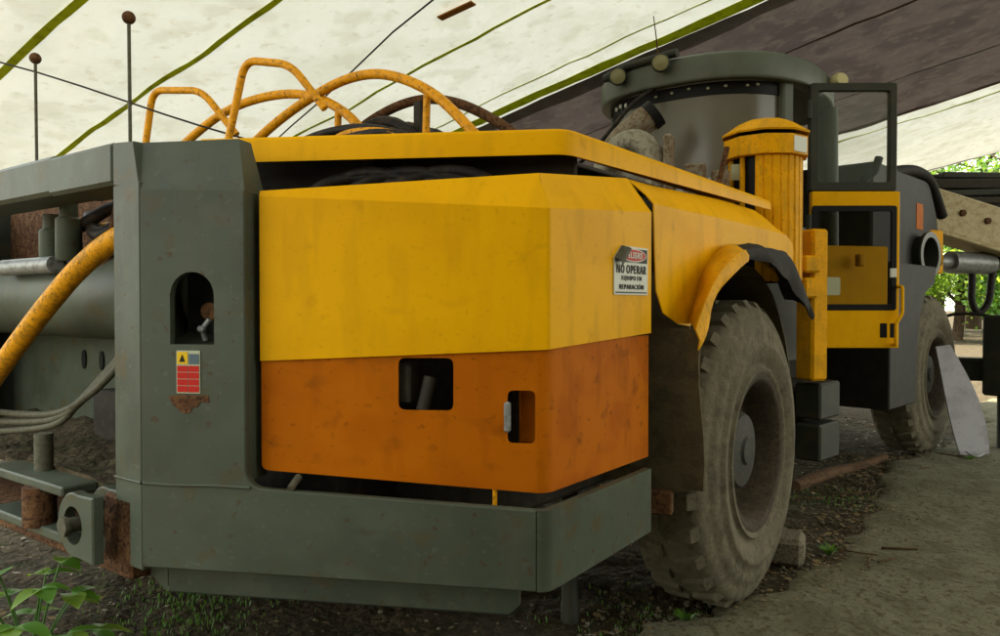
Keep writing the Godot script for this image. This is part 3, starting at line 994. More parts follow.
	for part in 2:
		b = B.new()
		var pts := []
		for k in arch.size(): pts.append(V(-1.08, arch[k][1], arch[k][0]))
		pts = curve(pts, 4)
		var lo := 0 if part == 0 else 13
		var up := 13 if part == 0 else pts.size() - 1
		rows = []
		for yy in 4:
			var t := yy / 3.0
			var r := []
			for k in range(lo, up + 1):
				var p: Vector3 = pts[k]
				var wob := 0.012 * sin(k * 0.9) if part == 1 else 0.0
				var inner := V(-1.21, p.y + 0.02, clampf(-p.z + 0.25 * (1.0 - smoothstep(0.0, 20.0, k)) - 0.04 * smoothstep(20.0, 36.0, k), 2.8, 4.42))
				if part == 1 and k > 26:
					inner.y = p.y + 0.07
				var q := p.lerp(inner, t)
				q.y += (0.012 + 0.010 * sin(k * 1.1)) * sin(PI * t) + wob * (1 - t)
				r.append(q)
			rows.append(r)
		b.sheet(rows, 0.008)
		rows = [[], [], []]
		for k in range(lo, up + 1):
			var p: Vector3 = pts[k]
			var drop := 0.075 - 0.03 * smoothstep(2, 14, k)
			if part == 1:
				drop = 0.045 + 0.085 * smoothstep(15, 23, k) - 0.09 * smoothstep(27, 36, k) + 0.008 * sin(k * 1.3)
			rows[0].append(p); rows[1].append(p + V(0.012, -drop * 0.5, 0.01)); rows[2].append(p + V(0.004 + 0.012 * sin(k * 0.7), -drop, 0.015))
		b.sheet(rows, 0.006)
		obj("mudguard", b, M.yellow_dusty if part == 0 else M.rubber, rig)
	# inner wheel arch, dark
	b = B.new()
	rows = []
	for s in 2:
		var r := []
		for k in 17:
			var a := PI * k / 16.0
			r.append(V(-1.22 - 0.5 * s, 0.78 + 0.84 * sin(a), 3.60 - 0.85 * cos(a)))
		rows.append(r)
	b.sheet(rows, 0.01)
	obj("wheel_arch", b, M.flap, rig)
	# mud flap hanging behind the tyre
	b = B.new()
	rows = []
	for i in 7:
		var r := []
		for k in 6:
			var x := lerpf(-1.50, -1.075, k / 5.0)
			var y := lerpf(1.33, 0.70 + 0.02 * sin(k * 1.7), i / 6.0)
			r.append(V(x, y, 2.74 - 0.05 * sin(i * 0.8) * 0.5 + 0.012 * sin(k * 2.0 + i)))
		rows.append(r)
	b.sheet(rows, 0.010)
	obj("mud_flap", b, M.flap, rig)
	b = B.new()
	b.box(V(-1.25, 0.66, 2.72), Vector3(0.12, 0.09, 0.06), Basis(Vector3.UP, 0.3))
	obj("flap_bracket", b, M.rusty, rig)
	danger_sign()

func lettering(parent: Node, text: String, at: Vector3, w: float, h: float, m: Material, called := "lettering"):
	var tm := TextMesh.new()
	tm.text = text
	var f := SystemFont.new()
	f.font_names = PackedStringArray(["Droid Sans"])
	f.font_weight = 700
	tm.font = f
	tm.font_size = 48
	tm.pixel_size = 0.01
	tm.depth = 0.02
	tm.curve_step = 2.0
	var bb := tm.get_aabb()
	var o := MeshInstance3D.new()
	o.mesh = tm
	o.material_override = m
	o.name = called
	parent.add_child(o, true)
	var sx: float = w / max(bb.size.x, 0.001)
	var sy: float = h / max(bb.size.y, 0.001)
	o.transform = Transform3D(Basis(Vector3(0, 0, -1) * sx, Vector3.UP * sy, Vector3.RIGHT * 0.05), at - (Vector3(0, 0, -1) * sx * (bb.position.x + bb.size.x * 0.5) + Vector3.UP * sy * (bb.position.y + bb.size.y * 0.5)))

func danger_sign():
	var u0 := 2.262
	var u1 := 2.518
	var y0 := 1.455
	var y1 := 1.622
	var X := -1.2
	var b := B.new()
	var fz := Vector3(0, 0, -1)
	# the upper corner has curled over
	b.plate(PackedVector2Array([Vector2(u0, y0), Vector2(u1, y0), Vector2(u1, y1), Vector2(u0 + 0.055, y1), Vector2(u0, y1 - 0.045)]), V(X + 0.004, 0, 0), fz, Vector3.UP, 0.003, [], 0.0)
	var s := obj("danger_sign", b, M.white, rig)
	s.set_meta("label", "danger sticker with a curled corner reading no operar")
	b = B.new()
	b.plate(PackedVector2Array([Vector2(u0 + 0.010, y0 + 0.112), Vector2(u1 - 0.008, y0 + 0.112), Vector2(u1 - 0.008, y1 - 0.007), Vector2(u0 + 0.058, y1 - 0.007), Vector2(u0 + 0.010, y1 - 0.046)]), V(X + 0.0055, 0, 0), fz, Vector3.UP, 0.001, [], 0.0)
	obj("black_field", b, M.black, s)
	for e in [[0.098, 0.0235, M.white, 0.007], [0.091, 0.0195, M.red, 0.0085]]:
		b = B.new()
		var el := PackedVector2Array()
		for k in 28: el.append(Vector2(u0 + 0.138 + e[0] * cos(TAU * k / 28), y0 + 0.137 + e[1] * sin(TAU * k / 28)))
		b.plate(el, V(X + e[3], 0, 0), fz, Vector3.UP, 0.001, [], 0.0)
		obj("oval", b, e[2], s)
	lettering(s, "PELIGRO", V(X + 0.0095, y0 + 0.137, u0 + 0.138), 0.125, 0.021, M.white)
	lettering(s, "NO OPERAR", V(X + 0.0055, y0 + 0.088, u0 + 0.128), 0.225, 0.029, M.black)
	lettering(s, "EQUIPO EN", V(X + 0.0055, y0 + 0.056, u0 + 0.128), 0.150, 0.018, M.black)
	lettering(s, "REPARACIÓN", V(X + 0.0055, y0 + 0.030, u0 + 0.128), 0.185, 0.021, M.black)
	b = B.new()
	b.plate(rect(u0 + 0.010, y0 + 0.006, u1 - 0.010, y0 + 0.010), V(X + 0.0055, 0, 0), fz, Vector3.UP, 0.001, [], 0.0)
	obj("border_line", b, M.black, s)
	b = B.new()
	var rows := [[], [], []]
	for k in 6:
		var t := k / 5.0
		var a := V(X + 0.004, lerpf(y1 - 0.045, y1, t), lerpf(u0, u0 + 0.055, t))
		rows[0].append(a)
		rows[1].append(a + V(0.022, 0.006 - 0.012 * 1.0, 0.010))
		rows[2].append(a + V(0.017, -0.030 * (1 - t * 0.7), 0.040 * (0.6 + 0.4 * t)))
	b.sheet(rows, 0.001)
	obj("curled_corner", b, M.cable, s)

func rig_hood():
	# flat lid with a turned-down lip
	var b := B.new()
	var Q := [Vector2(-2.376, 1.498), Vector2(-1.286, 2.105), Vector2(-1.285, 4.20)]
	var I := [Vector2(-2.50, 1.75), Vector2(-1.52, 2.30), Vector2(-1.52, 4.20)]
	var y := 1.985
	var pl := bend([V(Q[0].x, y, Q[0].y), V(Q[1].x, y, Q[1].y), V(Q[2].x, y, Q[2].y)], 0.05, 6)
	var pi := bend([V(I[0].x, y, I[0].y), V(I[1].x, y, I[1].y), V(I[2].x, y, I[2].y)], 0.05, 6)
	var rows := [[], []]
	var lip := [[], [], []]
	for k in pl.size():
		var t: float = clampf((-pl[k].z - 2.3) / 2.1, 0, 1)
		rows[0].append(pl[k] + Vector3(0, 0.0, 0)); rows[1].append(pi[k] + Vector3(0, 0.012, 0))
		var out: Vector3 = (pl[k] - pi[k]).normalized()
		lip[0].append(pl[k]); lip[1].append(pl[k] + out * 0.010 + Vector3(0, -0.012, 0))
		lip[2].append(pl[k] + out * 0.012 + Vector3(0, lerpf(-0.082, -0.045, t), 0))
	b.sheet(rows, 0.004)
	b.sheet(lip, 0.004)
	obj("hood", b, M.yellow, rig)
	b = B.new()
	b.box(V(-2.75, 1.86, 3.2), Vector3(2.0, 0.26, 2.2), Basis.IDENTITY, 0.02)
	obj("engine_cover", b, M.dark, rig)
	b = B.new()
	b.box(V(-2.55, 2.025, 3.4), Vector3(1.75, 0.02, 2.0), Basis.IDENTITY, 0.005)
	obj("deck_cover", b, M.dark, rig)
	# hoses in the slit between hood and panel
	for k in 8:
		b = B.new()
		var t0 := 0.42 + 0.045 * k
		var yb := 1.76 + 0.02 * sin(k * 2.1)
		b.tube(curve([cut_at(t0 - 0.12, yb - 0.10, 0.40), cut_at(t0, yb + 0.04, 0.33 + 0.03 * (k % 3)), cut_at(t0 + 0.14, yb + 0.09, 0.36), cut_at(t0 + 0.30, yb + 0.04, 0.36), cut_at(t0 + 0.42, yb - 0.14, 0.40)]), 0.022, 10)
		obj("engine_hose", b, M.hose, rig)
	b = B.new()
	b.box(cut_at(0.30, 1.835, 0.46), Vector3(0.6, 0.275, 0.05), Basis(Vector3.UP, 0.44))
	b.box(cut_at(0.85, 1.835, 0.52), Vector3(0.9, 0.275, 0.05), Basis(Vector3.UP, 0.44))
	obj("bay_plate", b, M.dark, rig)

func rig_guards():
	var b: B
	# inverted-U guards on the reel
	for g in [[V(-3.62, 2.0, 1.95), V(-3.55, 2.46, 1.98), V(-3.20, 2.41, 2.02), V(-3.05, 2.20, 2.10)], [V(-2.92, 1.97, 1.93), V(-2.84, 2.475, 2.00), V(-2.56, 2.41, 2.02), V(-2.42, 2.22, 2.08)]]:
		b = B.new()
		b.tube(bend(g, 0.075, 7), 0.0165, 12)
		obj("guard_hoop", b, M.guard_yellow, rig)
	# two large hoops of the reel cage
	for h in [[V(-4.05, 2.06, 2.2), V(-3.75, 2.31, 2.3), V(-3.40, 2.44, 2.35), V(-3.0, 2.445, 2.4), V(-2.65, 2.30, 2.4), V(-2.40, 2.05, 2.4)], [V(-3.45, 2.04, 2.25), V(-3.12, 2.27, 2.32), V(-2.85, 2.405, 2.38), V(-2.60, 2.455, 2.4), V(-2.36, 2.42, 2.4), V(-2.10, 2.29, 2.4), V(-1.85, 2.06, 2.4)]]:
		b = B.new()
		b.tube(curve(h, 8), 0.022, 14)
		var o := obj("reel_guard", b, M.guard_yellow, rig)
		b = B.new()
		var e: Vector3 = h[-2] + Vector3(-0.05, 0.02, 0)
		b.tube([e, e + Vector3(-0.01, -0.26, 0)], 0.016, 10)
		obj("stay", b, M.guard_yellow, o)
	# rusty inner hoop and the reel drum with its hose
	b = B.new()
	b.tube(curve([V(-2.95, 2.03, 2.5), V(-2.75, 2.25, 2.55), V(-2.45, 2.36, 2.6), V(-2.15, 2.31, 2.6), V(-1.85, 2.14, 2.6), V(-1.75, 2.0, 2.6)], 8), 0.022, 12)
	obj("rusty_hoop", b, M.rusty, rig)
	b = B.new()
	b.box(V(-2.37, 2.20, 2.6), Vector3(0.05, 0.30, 0.05))
	obj("hoop_post", b, M.dark, rig)
	var reel := Node3D.new()
	reel.name = "hose_reel"
	rig.add_child(reel)
	b = B.new()
	b.lathe([Vector2(0, 0), Vector2(0.24, 0), Vector2(0.24, 0.5), Vector2(0, 0.5)], V(-2.55, 2.0, 2.45), aim(Vector3(0, 0, -1)), 28)
	obj("drum", b, M.dark, reel)
	for k in 5:
		b = B.new()
		var ring := []
		for j in 33:
			var a := TAU * j / 32.0
			ring.append(V(-2.55 + 0.27 * cos(a), 2.0 + (0.265 - 0.01 * (k % 2)) * sin(a), 2.50 + 0.07 * k + 0.02 * sin(a)))
		b.tube(ring, 0.03, 10, false)
		obj("hose_turn", b, M.rusty if k == 2 else M.hose, reel)
	for k in 3:
		b = B.new()
		b.tube(curve([V(-3.1, 2.05, 2.3 + 0.1 * k), V(-2.85, 2.17, 2.3 + 0.08 * k), V(-2.55, 2.20 - 0.02 * k, 2.32), V(-2.25, 2.14, 2.3), V(-2.05, 2.03, 2.35)]), 0.02, 10)
		obj("loose_hose", b, M.guard_yellow if k == 1 else M.hose, rig)

func rig_wheel(at: Vector3, turn: float, width: float):
	# at: centre of the outer sidewall; the axle runs along x
	var w := Node3D.new()
	w.name = "wheel"
	rig.add_child(w, true)
	w.position = at
	w.rotation.y = turn
	var R := 0.722
	var bas := Basis(Vector3(0, 1, 0), Vector3(1, 0, 0), Vector3(0, 0, 1))   # lathe height runs to +x
	bas = Basis(Vector3(0, 0, 1), Vector3(1, 0, 0), Vector3(0, 1, 0))
	var b := B.new()
	var prof := [Vector2(0.355, -0.060), Vector2(0.365, -0.020), Vector2(0.378, -0.004), Vector2(0.396, -0.002), Vector2(0.405, -0.020), Vector2(0.428, -0.020), Vector2(0.438, -0.006), Vector2(0.49, 0.004), Vector2(0.50, 0.010), Vector2(0.518, 0.010), Vector2(0.526, -0.004), Vector2(0.56, -0.004), Vector2(0.60, -0.010), Vector2(0.608, -0.020), Vector2(0.635, -0.026), Vector2(0.66, -0.034), Vector2(0.685, -0.048), Vector2(0.70, -0.078),
		Vector2(0.705, -0.5 * width), Vector2(0.70, -width + 0.075), Vector2(0.66, -width + 0.03), Vector2(0.56, -width), Vector2(0.42, -width + 0.01), Vector2(0.355, -width + 0.055)]
	prof.reverse()
	b.lathe(prof, Vector3.ZERO, bas, 72, 0.4)
	# lugs: staggered bars from the middle over each shoulder
	var N := 30
	for k in N:
		for s in 2:
			var a := TAU * (k + 0.5 * s) / N + 0.04
			var e := func(ang: float, r: float, x: float) -> Vector3: return Vector3(x, cos(ang) * r, sin(ang) * r)
			var x0: float = -0.5 * width + 0.02
			var x1 := -0.075
			var x2 := -0.042
			if s == 1:
				x0 = -0.5 * width - 0.02; x1 = -width + 0.075; x2 = -width + 0.042
			var h := 0.052
			var sl := 0.05
			var q := []
			for r in [0.695, R]:
				var hh: float = h if r < 0.7 else h * 0.82
				q.append([e.call(a - hh + sl, r, x0), e.call(a + hh + sl, r, x0), e.call(a - hh, r, x1), e.call(a + hh, r, x1)])
			var lo := [e.call(a - h, 0.675, x2), e.call(a + h, 0.675, x2)]
			var top: Vector3 = e.call(a, 1.0, 0.0)
			b.quad(q[1][0], q[1][1], q[1][3], q[1][2], top)
			b.quad(q[0][0], q[1][0], q[1][2], q[0][2])
			b.quad(q[0][1], q[1][1], q[1][3], q[0][3])
			b.quad(q[0][0], q[0][1], q[1][1], q[1][0])
			b.quad(q[1][2], q[1][3], lo[1], lo[0], top + Vector3(1 if s == 0 else -1, 0, 0))
			b.tri(q[1][2], lo[0], q[0][2]); b.tri(q[1][3], lo[1], q[0][3])
	obj("tyre", b, M.tyre, w)
	b = B.new()
	b.lathe([Vector2(0.0, -0.20), Vector2(0.25, -0.20), Vector2(0.28, -0.18), Vector2(0.30, -0.14), Vector2(0.315, -0.055), Vector2(0.325, -0.045), Vector2(0.335, -0.02), Vector2(0.355, -0.010), Vector2(0.372, -0.012), Vector2(0.372, -0.06)].map(func(p): return p), Vector3.ZERO, bas, 48, 0.5)
	obj("rim", b, M.rim, w)
	b = B.new()
	b.lathe([Vector2(0.225, -0.20), Vector2(0.225, -0.165), Vector2(0.19, -0.16), Vector2(0.185, -0.105), Vector2(0.17, -0.085), Vector2(0.07, -0.075), Vector2(0.06, -0.062), Vector2(0.0, -0.060)], Vector3.ZERO, bas, 36, 0.94)
	obj("hub", b, M.hub, w)
	for k in 12:
		b = B.new()
		var a := TAU * k / 12.0
		b.lathe([Vector2(0.016, -0.168), Vector2(0.016, -0.145), Vector2(0.008, -0.142), Vector2(0.008, -0.13), Vector2(0, -0.13)], Vector3(0, cos(a) * 0.207, sin(a) * 0.207), bas, 6, 0.9)
		obj("wheel_nut", b, M.rim, w)

func super_ring(cx: float, cu: float, a: float, c: float, y: float, n := 48, e := 2.5) -> Array:
	var r := []
	for k in n + 1:
		var t := TAU * k / n
		var x: float = sign(cos(t)) * pow(abs(cos(t)), 2.0 / e)
		var z: float = sign(sin(t)) * pow(abs(sin(t)), 2.0 / e)
		r.append(V(cx + a * x, y, cu + c * z))
	return r

func rig_cab():
	var cx := -2.10
	var cu := 5.60
	var b := B.new()
	var rings := []
	for q in [[0.68, 0.80, 2.875], [0.765, 0.885, 2.865], [0.778, 0.898, 2.870], [0.783, 0.903, 2.885], [0.785, 0.905, 2.95], [0.783, 0.903, 3.015], [0.775, 0.895, 3.030], [0.74, 0.86, 3.048], [0.35, 0.4, 3.075], [0.01, 0.01, 3.08]]:
		rings.append(super_ring(cx, cu, q[0], q[1], q[2]))
	b.sheet(rings)
	b.sheet([super_ring(cx, cu, 0.68, 0.80, 2.875), super_ring(cx, cu, 0.01, 0.01, 2.875)])
	obj("cab_roof", b, M.cab_grey, rig)
	b = B.new()
	b.sheet([super_ring(cx, cu, 0.685, 0.80, 1.05), super_ring(cx, cu, 0.685, 0.80, 1.95)])
	b.sheet([super_ring(cx, cu, 0.675, 0.79, 1.05), super_ring(cx, cu, 0.01, 0.01, 1.05)])
	obj("cab_wall", b, M.grey_dark, rig)
	for t in [1.10, 1.84, 0.86, 0.45, 0.14]:
		b = B.new()
		var a: float = TAU * t * 0.5
		var x: float = sign(cos(a)) * pow(abs(cos(a)), 0.8)
		var z: float = sign(sin(a)) * pow(abs(sin(a)), 0.8)
		b.box(V(cx + 0.685 * x, 2.41, cu + 0.80 * z), Vector3(0.11, 0.95, 0.09), Basis(Vector3.UP, a), 0.012)
		obj("cab_pillar", b, M.cab_grey, rig)
	b = B.new()
	var lo := []
	var hi := []
	var all := super_ring(cx, cu, 0.69, 0.80, 1.95, 60)
	var top := super_ring(cx, cu, 0.69, 0.80, 2.87, 60)
	for k in all.size():
		if k >= 30 and k <= 56: lo.append(all[k]); hi.append(top[k])
	b.sheet([lo, hi])
	obj("rear_window", b, M.glass_dusty, rig)
	# black seal strip under the roof with small pale clips
	b = B.new()
	lo = []; hi = []
	all = super_ring(cx, cu, 0.698, 0.808, 2.79, 60); top = super_ring(cx, cu, 0.698, 0.808, 2.872, 60)
	for k in all.size():
		if k >= 30 and k <= 56: lo.append(all[k]); hi.append(top[k])
	b.sheet([lo, hi], 0.004)
	obj("window_seal", b, M.black, rig)
	var clip_ring := super_ring(cx, cu, 0.708, 0.818, 2.835, 120)
	for k in [77, 79, 81, 88, 90, 92, 95, 98, 102, 104]:
		b = B.new()
		b.box(clip_ring[k] + Vector3(0, rng.randf_range(-0.012, 0.012), 0), Vector3(0.022, 0.015 if k > 85 else 0.03, 0.02), Basis.IDENTITY, 0.006)
		obj("clip", b, M.white if k < 85 else M.sticker_grey, rig)
	# inside: seat and control column
	b = B.new()
	b.box(V(-2.05, 1.55, 5.75), Vector3(0.5, 0.14, 0.5), Basis.IDENTITY, 0.04)
	b.box(V(-2.05, 1.95, 5.50), Vector3(0.48, 0.75, 0.13), Basis.IDENTITY, 0.05)
	obj("seat", b, M.black, rig)
	# work lights on a bar along the roof edge
	b = B.new()
	b.tube([V(-2.62, 3.03, 4.82), V(-2.40, 3.05, 4.72), V(-2.02, 3.06, 4.68)], 0.03, 8)
	obj("lamp_bar", b, M.grey_dark, rig)
	for p in [V(-2.44, 2.975, 4.66), V(-2.10, 2.99, 4.60)]:
		b = B.new()
		b.lathe([Vector2(0, -0.09), Vector2(0.04, -0.09), Vector2(0.058, -0.03), Vector2(0.060, 0.0), Vector2(0.052, 0.006)], p, aim(V(0.45, -0.1, -1)), 22)
		var o := obj("work_light", b, M.grey_dark, rig)
		b = B.new()
		b.lathe([Vector2(0.053, 0.002), Vector2(0.035, 0.010), Vector2(0, 0.014)], p, aim(V(0.45, -0.1, -1)), 22)
		obj("lens", b, M.lens, o)
	b = B.new()
	b.lathe([Vector2(0, -0.06), Vector2(0.05, -0.05), Vector2(0.06, 0.0), Vector2(0.045, 0.03), Vector2(0, 0.035)], V(-1.25, 2.98, 5.68), aim(V(0.8, 0.2, -0.7)), 18)
	obj("side_light", b, M.amber, rig)
	b = B.new()
	b.tube([V(-2.18, 3.03, 4.75), V(-2.20, 3.22, 4.75), V(-2.22, 3.36, 4.75)], [0.006, 0.004, 0.003], 6)
	obj("antenna", b, M.rusty, rig)
	# exhaust elbow and manifold behind the cab
	b = B.new()
	b.tube(curve([V(-2.30, 2.02, 4.25), V(-2.31, 2.26, 4.28), V(-2.25, 2.42, 4.30), V(-2.13, 2.53, 4.33), V(-2.03, 2.60, 4.36)], 8), 0.085, 20)
	var ex := obj("exhaust_elbow", b, M.pipe_tan, rig)
	b = B.new()
	b.tube([V(-2.06, 2.575, 4.35), V(-2.02, 2.61, 4.37)], 0.09, 20)
	obj("dark_mouth", b, M.black, ex)
	b = B.new()
	b.tube(curve([V(-2.20, 2.02, 4.02), V(-2.20, 2.20, 4.02), V(-2.10, 2.34, 4.02), V(-1.97, 2.36, 4.02), V(-1.87, 2.24, 4.02), V(-1.86, 2.02, 4.02)], 8), 0.07, 16)
	obj("manifold_pipe", b, M.wrap_metal, rig)
	b = B.new()
	b.tube([V(-2.55, 2.02, 4.1), V(-2.50, 2.26, 4.1)], 0.10, 18)
	obj("silencer", b, M.wrap_metal, rig)
	for q in [[V(-1.78, 2.16, 4.02), Vector3(0.05, 0.42, 0.16)], [V(-1.66, 2.10, 4.1), Vector3(0.12, 0.22, 0.10)], [V(-1.55, 2.08, 4.2), Vector3(0.10, 0.20, 0.08)]]:
		b = B.new()
		b.box(q[0], q[1], Basis(Vector3.UP, 0.3), 0.012)
		obj("engine_bracket", b, M.pipe_tan, rig)
	b = B.new()
	b.tube([V(-1.52, 2.02, 4.05), V(-1.47, 2.28, 4.08)], 0.016, 8)
	obj("rust_rod", b, M.rusty, rig)
	b = B.new()
	b.tube(curve([V(-2.9, 2.3, 4.6), V(-2.55, 2.45, 4.5), V(-2.3, 2.75, 4.6), V(-2.2, 2.88, 4.75)]), 0.014, 8)
	obj("lamp_cable", b, M.hose, rig)

func rig_filter():
	var c := V(-1.385, 0, 4.465)
	var b := B.new()
	b.lathe([Vector2(0.245, 2.385), Vector2(0.250, 2.395), Vector2(0.15, 2.462), Vector2(0.12, 2.475), Vector2(0, 2.478)], c, Basis.IDENTITY, 10, 0.95)
	var o := obj("air_filter", b, M.yellow_dusty, rig)
	b = B.new()
	b.lathe([Vector2(0.17, 2.24), Vector2(0.17, 2.40)], c, Basis.IDENTITY, 16)
	obj("mesh_core", b, M.black, o)
	b = B.new()
	b.lathe([Vector2(0.20, 2.255), Vector2(0.238, 2.258), Vector2(0.238, 2.365), Vector2(0.20, 2.368)], c, Basis.IDENTITY, 10, 0.95)
	obj("band", b, M.yellow_dusty, o)
	b = B.new()
	b.plate(rect(-0.06, 2.27, 0.06, 2.355), c + Vector3(cos(0.314), 0, sin(0.314)) * 0.2295, Vector3(sin(0.314), 0, -cos(0.314)), Vector3.UP, 0.002, [], 0.0)
	obj("white_label", b, M.white, o)
	b = B.new()
	for k in 22:
		var deg: float = [-75, -62, -49, -36, -23, -10, 3, 16, 29, 42, 55, 68, 81, 112, 146, 160, 174, 200, 222, 244, 262, 280][k]
		var a := deg_to_rad(deg)
		var wd := 0.048 if deg < 85 else (0.03 if deg < 170 else 0.06)
		b.box(c + Vector3(cos(a) * 0.19, 1.905, sin(a) * 0.19), Vector3(0.03, 0.71, wd), Basis(Vector3.UP, -a), 0.01)
	obj("canister", b, M.yellow_dusty, o)
	b = B.new()
	b.lathe([Vector2(0.172, 1.55), Vector2(0.172, 2.26)], c, Basis.IDENTITY, 20)
	obj("inner_core", b, M.black, o)
	b = B.new()
	b.plate(rect(-0.04, 2.13, 0.045, 2.22), c + V(-0.095, 0, -0.175), V(0.88, 0, 0.47).normalized(), Vector3.UP, 0.002, [], 0.0)
	obj("data_plate", b, M.sticker_grey, o)
	b = B.new()
	b.box(V(-1.20, 1.42, 4.78), Vector3(0.15, 0.90, 0.12), Basis(Vector3.UP, -0.6), 0.015)
	obj("yellow_post", b, M.yellow_dusty, rig)
	b = B.new()
	b.box(V(-1.22, 1.66, 4.70), Vector3(0.14, 0.10, 0.12), Basis(Vector3.UP, -0.6), 0.012)
	b.box(V(-1.22, 1.52, 4.70), Vector3(0.12, 0.12, 0.10), Basis(Vector3.UP, -0.6), 0.012)
	obj("hinge_bracket", b, M.yellow_dusty, rig)
	# steps below the door
	for k in 2:
		b = B.new()
		b.box(V(-1.20, 0.84 - 0.25 * k, 4.93), Vector3(0.16, 0.22, 0.30), Basis(Vector3.UP, -0.15), 0.012)
		obj("step", b, M.grey_dark, rig)
	b = B.new()
	b.box(V(-1.50, 0.75, 5.3), Vector3(0.45, 0.30, 0.7), Basis.IDENTITY, 0.02)
	obj("battery_box", b, M.dark, rig)

func rig_door():
	var hinge := V(-1.318, 0, 5.238)
	var tip := V(-0.852, 0, 5.577)
	var ax := (tip - hinge).normalized()
	var W := hinge.distance_to(tip)
	var nz := ax.cross(Vector3.UP)
	var door := Node3D.new()
	door.name = "cab_door"
	door.set_meta("label", "open yellow cab door with a dark framed upper window")
	rig.add_child(door)
	var b := B.new()
	b.plate(rect(0, 1.137, W, 2.165, 0.01), hinge, ax, Vector3.UP, 0.045, [rect(0.025, 1.40, W - 0.035, 2.055, 0.012)], 0.004)
	obj("door_panel", b, M.yellow, door)
	b = B.new()
	b.plate(rect(-0.012, 2.168, W - 0.02, 2.875, 0.02), hinge, ax, Vector3.UP, 0.05, [rect(0.035, 2.225, W - 0.065, 2.825, 0.02)], 0.006)
	obj("window_frame", b, M.grey_dark, door)
	b = B.new()
	b.plate(rect(0.0, 1.385, W - 0.02, 2.072, 0.02), hinge + nz * 0.006, ax, Vector3.UP, 0.02, [rect(0.04, 1.425, W - 0.055, 2.035, 0.015)], 0.003)
	obj("lower_window_frame", b, M.black, door)
	b = B.new()
	b.quad(hinge + ax * 0.03 + Vector3(0, 2.22, 0) - nz * 0.025, hinge + ax * (W - 0.06) + Vector3(0, 2.22, 0) - nz * 0.025, hinge + ax * (W - 0.06) + Vector3(0, 2.83, 0) - nz * 0.025, hinge + ax * 0.03 + Vector3(0, 2.83, 0) - nz * 0.025, nz)
	obj("upper_pane", b, M.glass, door)
	b = B.new()
	b.quad(hinge + ax * 0.02 + Vector3(0, 1.40, 0) - nz * 0.02, hinge + ax * (W - 0.03) + Vector3(0, 1.40, 0) - nz * 0.02, hinge + ax * (W - 0.03) + Vector3(0, 2.06, 0) - nz * 0.02, hinge + ax * 0.02 + Vector3(0, 2.06, 0) - nz * 0.02, nz)
	obj("lower_pane", b, M.glass_tinted, door)
	b = B.new()
	b.plate(rect(0.012, 1.485, 0.185, 1.602, 0.015), hinge + nz * 0.010, ax, Vector3.UP, 0.002, [], 0.0)
	obj("blank_plate", b, M.sticker_grey, door)
	b = B.new()
	var g0 := hinge + ax * (W - 0.045) + nz * 0.01
	var g1 := hinge + ax * (W - 0.005) + nz * 0.05
	b.tube(bend([g0 + Vector3(0, 1.16, 0), g0 + Vector3(0, 1.16, 0) + nz * 0.04, hinge + ax * (W - 0.045) + nz * 0.05 + Vector3(0, 1.30, 0), g1 + Vector3(0, 1.36, 0), g1 + Vector3(0, 1.54, 0), g1 + Vector3(0, 1.54, 0) - nz * 0.06], 0.02, 4), 0.011, 10)
	obj("handle", b, M.yellow, door)
	for k in 2:
		b = B.new()
		b.plate(rect(W - 0.125 + k * 0.066, 1.205, W - 0.078 + k * 0.062, 1.30), hinge + nz * 0.004, ax, Vector3.UP, 0.006)
		obj("lock_plate", b, M.black, door)
	b = B.new()
	b.plate(rect(W - 0.065, 1.60, W - 0.022, 1.66), hinge + nz * 0.012, ax, Vector3.UP, 0.01)
	obj("catch_plate", b, M.white, door)
	for y in [1.30, 1.95, 2.70]:
		b = B.new()
		b.tube([hinge + Vector3(0, y - 0.06, 0) - ax * 0.02, hinge + Vector3(0, y + 0.06, 0) - ax * 0.02], 0.018, 10)
		obj("hinge", b, M.grey_dark, door)
	# inner mustard panel of the cab side seen through the lower pane
	b = B.new()
	b.box(V(-1.22, 1.60, 6.0), Vector3(0.04, 0.50, 0.55), Basis(Vector3.UP, -0.75), 0.01)
	obj("inner_panel", b, M.yellow, rig)
	b = B.new()
	b.box(V(-1.16, 1.74, 5.92), Vector3(0.06, 0.09, 0.05), Basis(Vector3.UP, -0.75), 0.01)
	obj("panel_grip", b, M.yellow_dusty, rig)
	b = B.new()
	b.tube([V(-1.35, 1.2, 5.95), V(-1.37, 2.86, 5.95)], 0.05, 12)
	obj("cab_post", b, M.grey, rig)
	b = B.new()
	b.tube(bend([V(-1.2, 2.25, 6.1), V(-1.16, 2.36, 6.1), V(-1.10, 2.40, 6.12), V(-1.08, 2.50, 6.15)], 0.03), 0.03, 10)
	obj("mirror_arm", b, M.black, rig)

func F(r: float, y: float, f: float) -> Vector3:
	# front half of the machine, steered a little to the right: r right and f forward of the pivot
	var t := 0.14
	return V(-2.30 + r * cos(t) + f * sin(t), y, 6.0 - r * sin(t) + f * cos(t))

